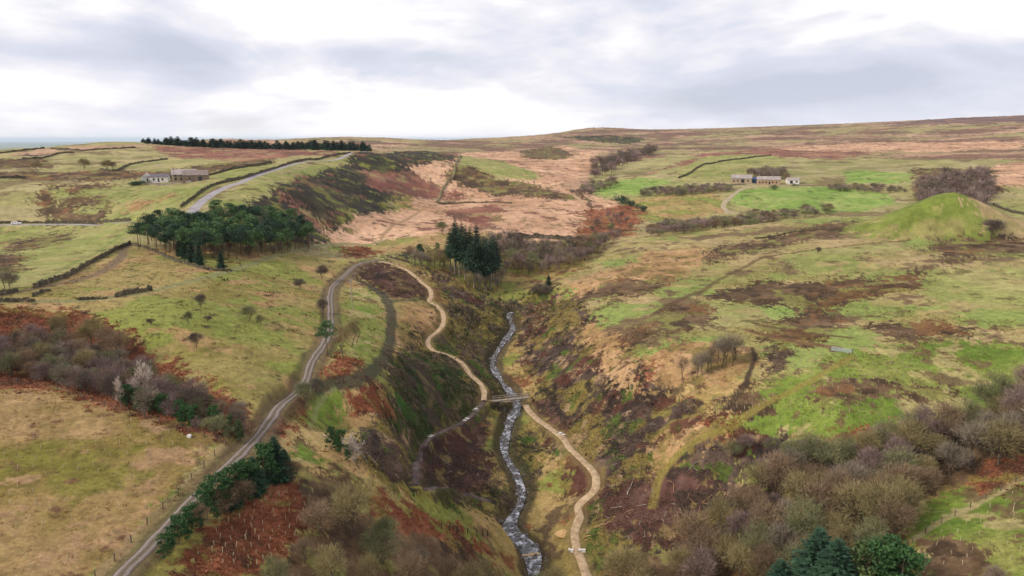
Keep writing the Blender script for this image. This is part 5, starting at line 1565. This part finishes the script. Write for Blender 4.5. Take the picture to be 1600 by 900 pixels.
Box().bar((-.22, -.22, .38), (-.08, -.08, .55), .05).bar((.22, .22, .38), (.08, .08, .55), .05).build('strap', M_white, t0)

# ------------------------------------------------------------------ dry stone walls
def wall(px, label, h=1.25, w=.55, step=.9, m=None, warp=.18):
    ln_ = smooth_line(PP(px), step)
    n = len(ln_)
    R = np.random.default_rng(int(px[0][0] * 3 + px[0][1] * 11) % 99991)
    d = np.gradient(ln_, axis=0); d /= np.linalg.norm(d, axis=1)[:, None] + 1e-9
    nn_ = np.stack([d[:, 1], -d[:, 0]], 1)
    z = hgt(ln_[:, 0], ln_[:, 1]) + CAM_Z
    tops = z + h * (1 + warp * R.normal(0, 1, n)) * np.where(R.random(n) < .04, .5, 1)
    off = R.normal(0, .05, (n, 4))
    prof = [(-w / 2, -.35), (-w / 2 * .8, None), (w / 2 * .8, None), (w / 2, -.35)]
    o3 = ln_[0]
    vs = np.zeros((n, 4, 3))
    for k, (ox, zz_) in enumerate(prof):
        vs[:, k, :2] = ln_ + nn_ * (ox + off[:, k])[:, None] - o3
        vs[:, k, 2] = (z + zz_ if zz_ is not None else tops + R.normal(0, .05, n)) - z[0]
    fs = []
    for i in range(n - 1):
        for k in range(3):
            fs.append([i*4 + k, i*4 + k + 1, i*4 + 4 + k + 1, i*4 + 4 + k])
    fs += [[0, 1, 2, 3], [n*4 - 1, n*4 - 2, n*4 - 3, n*4 - 4]]
    t0 = thing('dry_stone_wall', o3[0], o3[1], label, 'wall', z=float(z[0]))
    t0['kind'] = 'thing'
    build('stonework', vs.reshape(-1, 3), fs, m or M_wall, t0)
    # upright cope stones along the top
    G = Box()
    k_ = np.arange(0, n - 1)
    for i in k_:
        for q in range(max(1, int(round(step / .7)))):
            f = (q + R.random() * .5) / max(1, round(step / .7))
            c = vs[i, 1:3].mean(0) * (1 - f) + vs[i + 1, 1:3].mean(0) * f
            hw_ = .16 + .08 * R.random(); th = w * .4
            G.box(c[0] - hw_, c[0] + hw_, c[1] - th, c[1] + th, c[2] - .08, c[2] + .10 + .16 * R.random())
    G.build('coping', m or M_wall, t0, kind='stuff')
    return t0
wall([(53, 451), (82, 441), (110, 431), (150, 408), (178, 393), (204, 381)], 'dark dry stone wall climbing beside the grassy lane')
wall([(-60, 474), (0, 472), (55, 472)], 'low dark wall along the green way at the lane bottom', .9)
wall([(0, 462), (18, 458), (28, 455)], 'short wall around the lane trees', 1.0)
wall([(52, 464), (64, 458), (78, 454)], 'broken wall stub in the fork of lane and green way', .7)
wall([(122, 469), (145, 468), (168, 467)], 'ruined wall along the green way below the round field', .6)
wall([(180, 465), (205, 459), (238, 454)], 'upright dark wall above the green way', 1.0)
wall([(206, 383), (240, 393), (275, 408), (320, 421), (362, 425)], 'wall under the lower edge of the hillside pine wood', .8)
wall([(283, 324), (305, 308), (325, 294), (350, 286), (376, 280)], 'dark wall left of the tarmac lane above the pines')
wall([(318, 277), (345, 270), (382, 262), (425, 255)], 'long dark wall above the green field by the barn', 1.3, step=2)
wall([(352, 283), (380, 279), (420, 267), (460, 254), (500, 249), (548, 239)], 'dark wall on the far side of the climbing tarmac lane', 1.3, step=2.5)
wall([(-80, 350), (0, 349.5), (70, 349), (150, 348.5), (204, 345)], 'roadside wall behind the parked white car', 1.1, step=1.5)
wall([(-60, 244), (0, 240), (40, 235), (70, 232)], 'wall edging the farthest left pasture', 1.4, step=3)
wall([(35, 249), (65, 248), (90, 241), (117, 239)], 'dark wall between two pale pastures far left', 1.4, step=3)
wall([(80, 233), (130, 236), (160, 234), (212, 231)], 'wall below the moor crest left of the shelter belt', 1.3, step=3)
wall([(155, 266), (185, 267), (205, 257), (262, 249)], 'dark wall by the far field trees', 1.2, step=3)
wall([(0, 279), (20, 279), (40, 279)], 'short dark wall beyond the roadside fields', 1.3, step=2)
M_mosswall = mat('mossy_stone', [(112, 108, 74), (146, 138, 102), (164, 156, 124)], .6, .95, .5)
wall([(682, 317), (690, 300), (700, 284), (711, 264), (719, 244)], 'broad mossy tumbled wall running up the pink moor', 1.4, 1.8, 2, M_mosswall, .3)
wall([(684, 318), (720, 318), (760, 317), (800, 318)], 'low dark wall crossing the pink moor from the mossy one', .8, step=2)
wall([(808, 371), (840, 372), (870, 374), (906, 376)], 'dark stone revetment above the valley wood', 2.2, .8, 1.5)
wall([(1060, 279), (1085, 266), (1112, 256), (1155, 249), (1205, 243)], 'dark wall along the dull green pasture above the farm', 1.4, step=3)
wall([(1552, 320), (1575, 330), (1610, 340)], 'dark wall beyond the mound', 1.2, step=2)
wall([(1178, 373), (1230, 365), (1290, 358)], 'low wall line on the straw plateau', .5, step=1.5)
wall([(605, 402), (620, 406), (640, 411)], 'dark wall remnant above the gravel path', .9)

# ------------------------------------------------------------------ fences
def fence(px, label, gap=3.2, h=1.1, wires=3, m=None):
    ln_ = smooth_line(PP(px), gap)
    z = hgt(ln_[:, 0], ln_[:, 1]) + CAM_Z
    o3 = np.array([ln_[0, 0], ln_[0, 1], z[0]])
    t0 = thing('post_fence', o3[0], o3[1], label, 'fence', z=o3[2])
    post = None
    for k in range(len(ln_)):
        c = Box().bar((0, 0, -.3), (0, 0, h), .13).build('post', m or M_post, t0) if post is None else post.copy()
        if post is not None:
            COL.objects.link(c); c.parent = t0
        post = post or c
        c.location = np.array([ln_[k, 0], ln_[k, 1], z[k]]) - o3
        c.rotation_euler = (RP.uniform(-.06, .06), RP.uniform(-.06, .06), RP.uniform(0, 1))
    for q in range(wires):
        bb = Box()
        for k in range(len(ln_) - 1):
            zz_ = h * (.35 + .6 * q / max(1, wires - 1)) 
            bb.bar(np.array([ln_[k, 0], ln_[k, 1], z[k] + zz_]) - o3, np.array([ln_[k+1, 0], ln_[k+1, 1], z[k+1] + zz_]) - o3, .012, sides=3)
        bb.build('wire', M_wire, t0)
fence([(352, 697), (300, 750), (230, 820), (150, 905)], 'wire fence between planted field and stony track')
fence([(-40, 597), (0, 598), (90, 611), (180, 641), (250, 663), (345, 692)], 'wire fence between planted field and the wooded dip')
fence([(1425, 848), (1470, 818), (1540, 780), (1610, 742)], 'wire fence crossing the small green field by the mixed wood')
fence([(690, 826), (715, 831), (745, 836), (762, 838)], 'row of dark fence posts on the grass above the lowest stream', 2.0, 1.2, 0, mat('dark_timber', [(44, 40, 36), (66, 60, 52)], 2, .95))

# ------------------------------------------------------------------ young trees in guards
gm = []
for k in range(3):
    bb = Box().bar((0, 0, -.1), (RP.uniform(-.06, .06), RP.uniform(-.06, .06), 1.2), .12, sides=7)
    bb.bar((.12, 0, -.15), (.12, 0, .95), .04)
    me_ = bpy.data.meshes.new('tree_guard'); me_.from_pydata(bb.v, [], bb.f); me_.materials.append(M_guard); gm.append(me_)
spots = []
for px, n, gp, lab, gr in [
    ([(-20, 615), (90, 625), (200, 655), (330, 695), (280, 745), (150, 880), (60, 900), (-20, 900)], 150, 2.0, 'pale tree guard on the tan grass of the planted field', 'tree guards in the tan field'),
    ([(300, 880), (340, 825), (420, 775), (490, 770), (470, 830), (400, 890)], 75, 1.2, 'pale tree guard standing in red bracken below the track', 'tree guards in the bracken'),
    ([(1240, 580), (1330, 560), (1480, 560), (1520, 610), (1440, 640), (1300, 672), (1200, 660)], 150, 1.6, 'pale tree guard on the planted green field of the plateau', 'tree guards on the green plateau field'),
    ([(1110, 625), (1190, 605), (1215, 625), (1180, 650), (1140, 645)], 46, 1.2, 'pale tree guard in the dark rush patch on the terrace', 'tree guards in the rush patch'),
    ([(1235, 548), (1285, 548), (1285, 572), (1235, 582)], 24, 1.1, 'pale tree guard in the small plot near the field gate', 'tree guards near the field gate'),
    ([(1440, 850), (1500, 810), (1590, 765), (1600, 880), (1480, 890)], 34, 1.8, 'pale tree guard on the small green field by the mixed wood', 'tree guards by the mixed wood')]:
    for q in scatter(px, n, gp, n * 7 + 1):
        spots.append((q, lab, gr))
spots.sort(key=lambda s: s[0][0] ** 2 + s[0][1] ** 2)
def guard_at(q):
    s = RP.uniform(.4, .66)
    return gm[RP.randrange(3)], (q[0], q[1], gz(*q)), (RP.gauss(0, .10), RP.gauss(0, .10), RP.uniform(0, 6.28)), (s * 1.0, s * 1.0, s)
for q, lab, gr in spots[:290]:
    me_, loc, rot, scl = guard_at(q)
    o = bpy.data.objects.new('tree_guard', me_)
    COL.objects.link(o); o.location, o.rotation_euler, o.scale = loc, rot, scl
    o['label'], o['category'], o['group'] = lab, 'tree guard', gr
vv, ff, nb = [], [], 0
for q, lab, gr in spots[290:]:
    me_, loc, rot, scl = guard_at(q)
    co = np.array([v.co for v in me_.vertices]) * np.array(scl) + np.array(loc)
    vv.append(co); ff += [[k + nb for k in f.vertices] for f in me_.polygons]; nb += len(co)
if vv:
    build('far_tree_guards', np.concatenate(vv), ff, M_guard, kind='stuff', label='pale tree guards farther off on the plateau field', category='tree guards')

# ------------------------------------------------------------------ farm buildings
def house(name, u, v, length, depth, eave, ridge, rz, label, wallm, roofm, wins, chimneys=(), doors=(), over=.3, porch=False, roof_end=None):
    """gabled building whose long front faces -y before turning; openings on the front and gable"""
    x, y = P(u, v)
    t0 = thing(name, x, y, label, 'building', rz=rz)
    l, d = length / 2, depth / 2
    b = Box().box(-l, l, -d, d, -1.5, eave)
    b.build('wall', wallm, t0)
    Box().gable(-l, l, -d, d, eave + .003, ridge).build('gable', wallm, t0)
    r = Box()
    k = (ridge - eave) / d
    r.slope(-l - over, l + over, -d - over, eave - k * over + .02, 0, ridge + .02).slope(-l - over, l + over, d + over, eave - k * over + .02, 0, ridge + .02)
    rf = r.build('roof', roofm, t0)
    for cx in chimneys:
        Box().box(cx - .35, cx + .35, -.35, .35, ridge - .5, ridge + 1.1).build('chimney', wallm, rf)
    for (cx, w_, z0, z1) in wins:
        f = Box().box(cx - w_ / 2, cx + w_ / 2, -d - .03, -d + .05, z0, z1).build('window', M_dark, t0)
        Box().box(cx - w_ / 2 - .1, cx + w_ / 2 + .1, -d - .12, -d + .02, z0 - .12, z0 - .003).build('sill', M_sandstone, f)
    for (cx, w_, z1) in doors:
        f = Box().box(cx - w_ / 2, cx + w_ / 2, -d - .04, -d + .05, 0, z1).build('door', M_dark, t0)
        Box().box(cx + w_ / 2 - .2, cx + w_ / 2 - .1, -d - .08, -d - .045, 1, 1.1).build('handle', M_metal, f)
    return t0
house('bungalow', 246, 284, 13.5, 6, 3.0, 4.5, math.radians(12), 'long white bungalow with dark slate roof at the left farm', M_white, M_slate, [(-4.6, 1.0, 1.0, 2.2), (-1.2, 1.0, 1.0, 2.2), (3.6, 1.0, 1.0, 2.2)], doors=[(1.4, .9, 2.2)])
house('bungalow_wing', 230, 285, 5.5, 6, 3.0, 5.6, math.radians(112), 'white gabled wing with pale roof at the end of the bungalow', M_white, M_white, [(0, 1.2, 1, 2.2)])
house('stone_barn', 289, 283.5, 13, 7.5, 4.2, 7.0, math.radians(20), 'grey stone barn house with pale stone slate roof', M_sandstone, M_stoneroof, [(-4.5, 1.2, 1, 2.4), (-1.5, 1.2, 1, 2.4), (-4.5, 1.2, 3, 4.0), (-1.5, 1.2, 3, 4.0)], doors=[(3.5, 1.8, 2.4)], chimneys=(-5.5,))
house('stone_byre', 307, 282.5, 13, 6.5, 3.4, 5.8, math.radians(16), 'lower brown stone byre beside the barn house', mat('brown_stone', [(120, 106, 92), (150, 134, 116)], .7, .95), mat('byre_roof', [(128, 116, 112), (150, 138, 130)], .5, .9), [(-3, 1, 1, 2)], doors=[(2.5, 2, 2.4)])
house('stone_barn', 1158, 285, 16, 8, 3.6, 6.2, math.radians(-14), 'pale stone field barn at the left end of the right hand farm', M_sandstone, M_stoneroof, [(-6, 1.1, 1, 2.2), (-3, 1.1, 1, 2.2), (5, 1.1, 1, 2.2)], doors=[(1, 2.4, 2.8)])
house('blue_shed', 1175, 285, 8, 6, 2.8, 3.8, math.radians(-10), 'blue sheet metal shed between the two stone buildings', M_blue, M_blue, [(-2.5, .9, 1.2, 2)], doors=[(1.2, 2.2, 2.3)])
house('stone_farmhouse', 1200, 287.5, 18, 8, 3.8, 6.2, math.radians(-12), 'stone farmhouse with long pale roof and chimneys', mat('warm_stone', [(158, 132, 108), (192, 168, 138)], .7, .95), M_stoneroof, [(-7, 1.1, 1, 2.2), (-4.5, 1.1, 1, 2.2), (-2, 1.1, 1, 2.2), (3, 1.1, 1, 2.2), (6, 1.1, 1, 2.2)], doors=[(.6, 1.2, 2.2)], chimneys=(-7, 3))
house('white_outbuilding', 1238, 286.5, 9.5, 6, 3.0, 4.6, math.radians(-8), 'white outbuilding with two dark openings right of the farmhouse', M_white, M_stoneroof, [(2.6, 1.6, .9, 2.1)], doors=[(-1.5, 2.2, 2.3)])
wall([(226, 288), (245, 289), (270, 288), (300, 285)], 'pale garden wall in front of the bungalow', .9, .5, 1.2, M_stone, .06)
wall([(1140, 290), (1165, 288.5)], 'pale yard wall beside the field barn', 1.0, .5, 1.5, M_stone, .06)

# ------------------------------------------------------------------ car on the road
x, y = P(26, 351)
t0 = thing('estate_car', x, y, 'white estate car stopped on the road beside the dark wall', 'car', rz=math.radians(3), z=gz(x, y) + .12)
prof = [(-2.2, .35), (-2.25, .75), (-2.1, 1.0), (-1.95, 1.42), (-.2, 1.5), (.55, 1.42), (1.15, .98), (2.1, .85), (2.25, .6), (2.2, .35)]
n = len(prof)
vs = [(a, -.85, z) for a, z in prof] + [(a, .85, z) for a, z in prof]
vs = [(a, (.70 if z > 1.2 else .85) * (1 if y_ > 0 else -1), z) for a, y_, z in vs]
fs = [list(range(n))[::-1], list(range(n, 2 * n))] + [[k, (k + 1) % n, n + (k + 1) % n, n + k] for k in range(n)]
body = build('body', vs, fs, M_carpaint, t0)
for s in (-1, 1):
    Box().box(-1.75, -.75, s * .80 - .03, s * .80 + .03, 1.0, 1.36).build('side_window', M_dark, t0)
    Box().box(-.65, .55, s * .80 - .03, s * .80 + .03, 1.0, 1.36).build('side_window', M_dark, t0)
    Box().box(2.13, 2.27, s * .62 - .16, s * .62 + .16, .62, .78).build('headlight', M_metal, t0)
    Box().box(-2.27, -2.15, s * .66 - .12, s * .66 + .12, .72, .95).build('tail_light', M_lamp, t0)
    for cx in (-1.4, 1.4):
        w0 = Box().bar((0, s * .70, 0), (0, s * .90, 0), .46, sides=14).build('wheel', M_tyre, t0)
        w0.location = (cx, 0, .33)
        Box().bar((0, s * .89, 0), (0, s * .915, 0), .28, sides=10).build('hubcap', M_hub, w0)
sl = Box(); sl.v += [(.60, -.62, 1.40), (1.13, -.70, 1.01), (1.13, .70, 1.01), (.60, .62, 1.40), (.63, -.62, 1.43), (1.17, -.70, 1.03), (1.17, .70, 1.03), (.63, .62, 1.43)]
sl.f += [[3, 2, 1, 0], [4, 5, 6, 7], [0, 1, 5, 4], [1, 2, 6, 5], [2, 3, 7, 6], [3, 0, 4, 7]]
sl.build('windscreen', M_dark, t0)

# cairn on the far hill
x, y = P(928, 200.5)
t0 = thing('summit_cairn', x, y, 'small dark stone cairn on the far hilltop', 'cairn')
cm_ = [lumpy('stone', 70 + k, (1, .85, .7), M_wall, sub=1) for k in range(3)]
for k in range(26):
    lv = k // 9
    o = bpy.data.objects.new('stone', cm_[k % 3]); COL.objects.link(o); o.parent = t0
    r_ = (2.6 - lv * .8); a = k * 2.4
    o.location = (math.cos(a) * r_ * RP.random(), math.sin(a) * r_ * RP.random(), .5 + lv * 1.1); s = RP.uniform(.8, 1.2); o.scale = (s, s, s)
# ------------------------------------------------------------------ thin moist air
hz_ = Box().box(-95000, 95000, -95000, 95000, -97, 215).build('haze', None, kind='stuff', label='thin pale haze over the whole landscape', category='haze')
m = bpy.data.materials.new('haze'); m.use_nodes = True
t = m.node_tree
t.nodes.remove(t.nodes['Principled BSDF'])
pv = t.nodes.new('ShaderNodeVolumePrincipled')
pv.inputs['Color'].default_value = (.72, .84, 1.0, 1)
pv.inputs['Density'].default_value = 2.6e-5
t.links.new(pv.outputs[0], [n for n in t.nodes if n.type == 'OUTPUT_MATERIAL'][0].inputs['Volume'])
hz_.data.materials.append(m)
sc.cycles.volume_bounces = 1
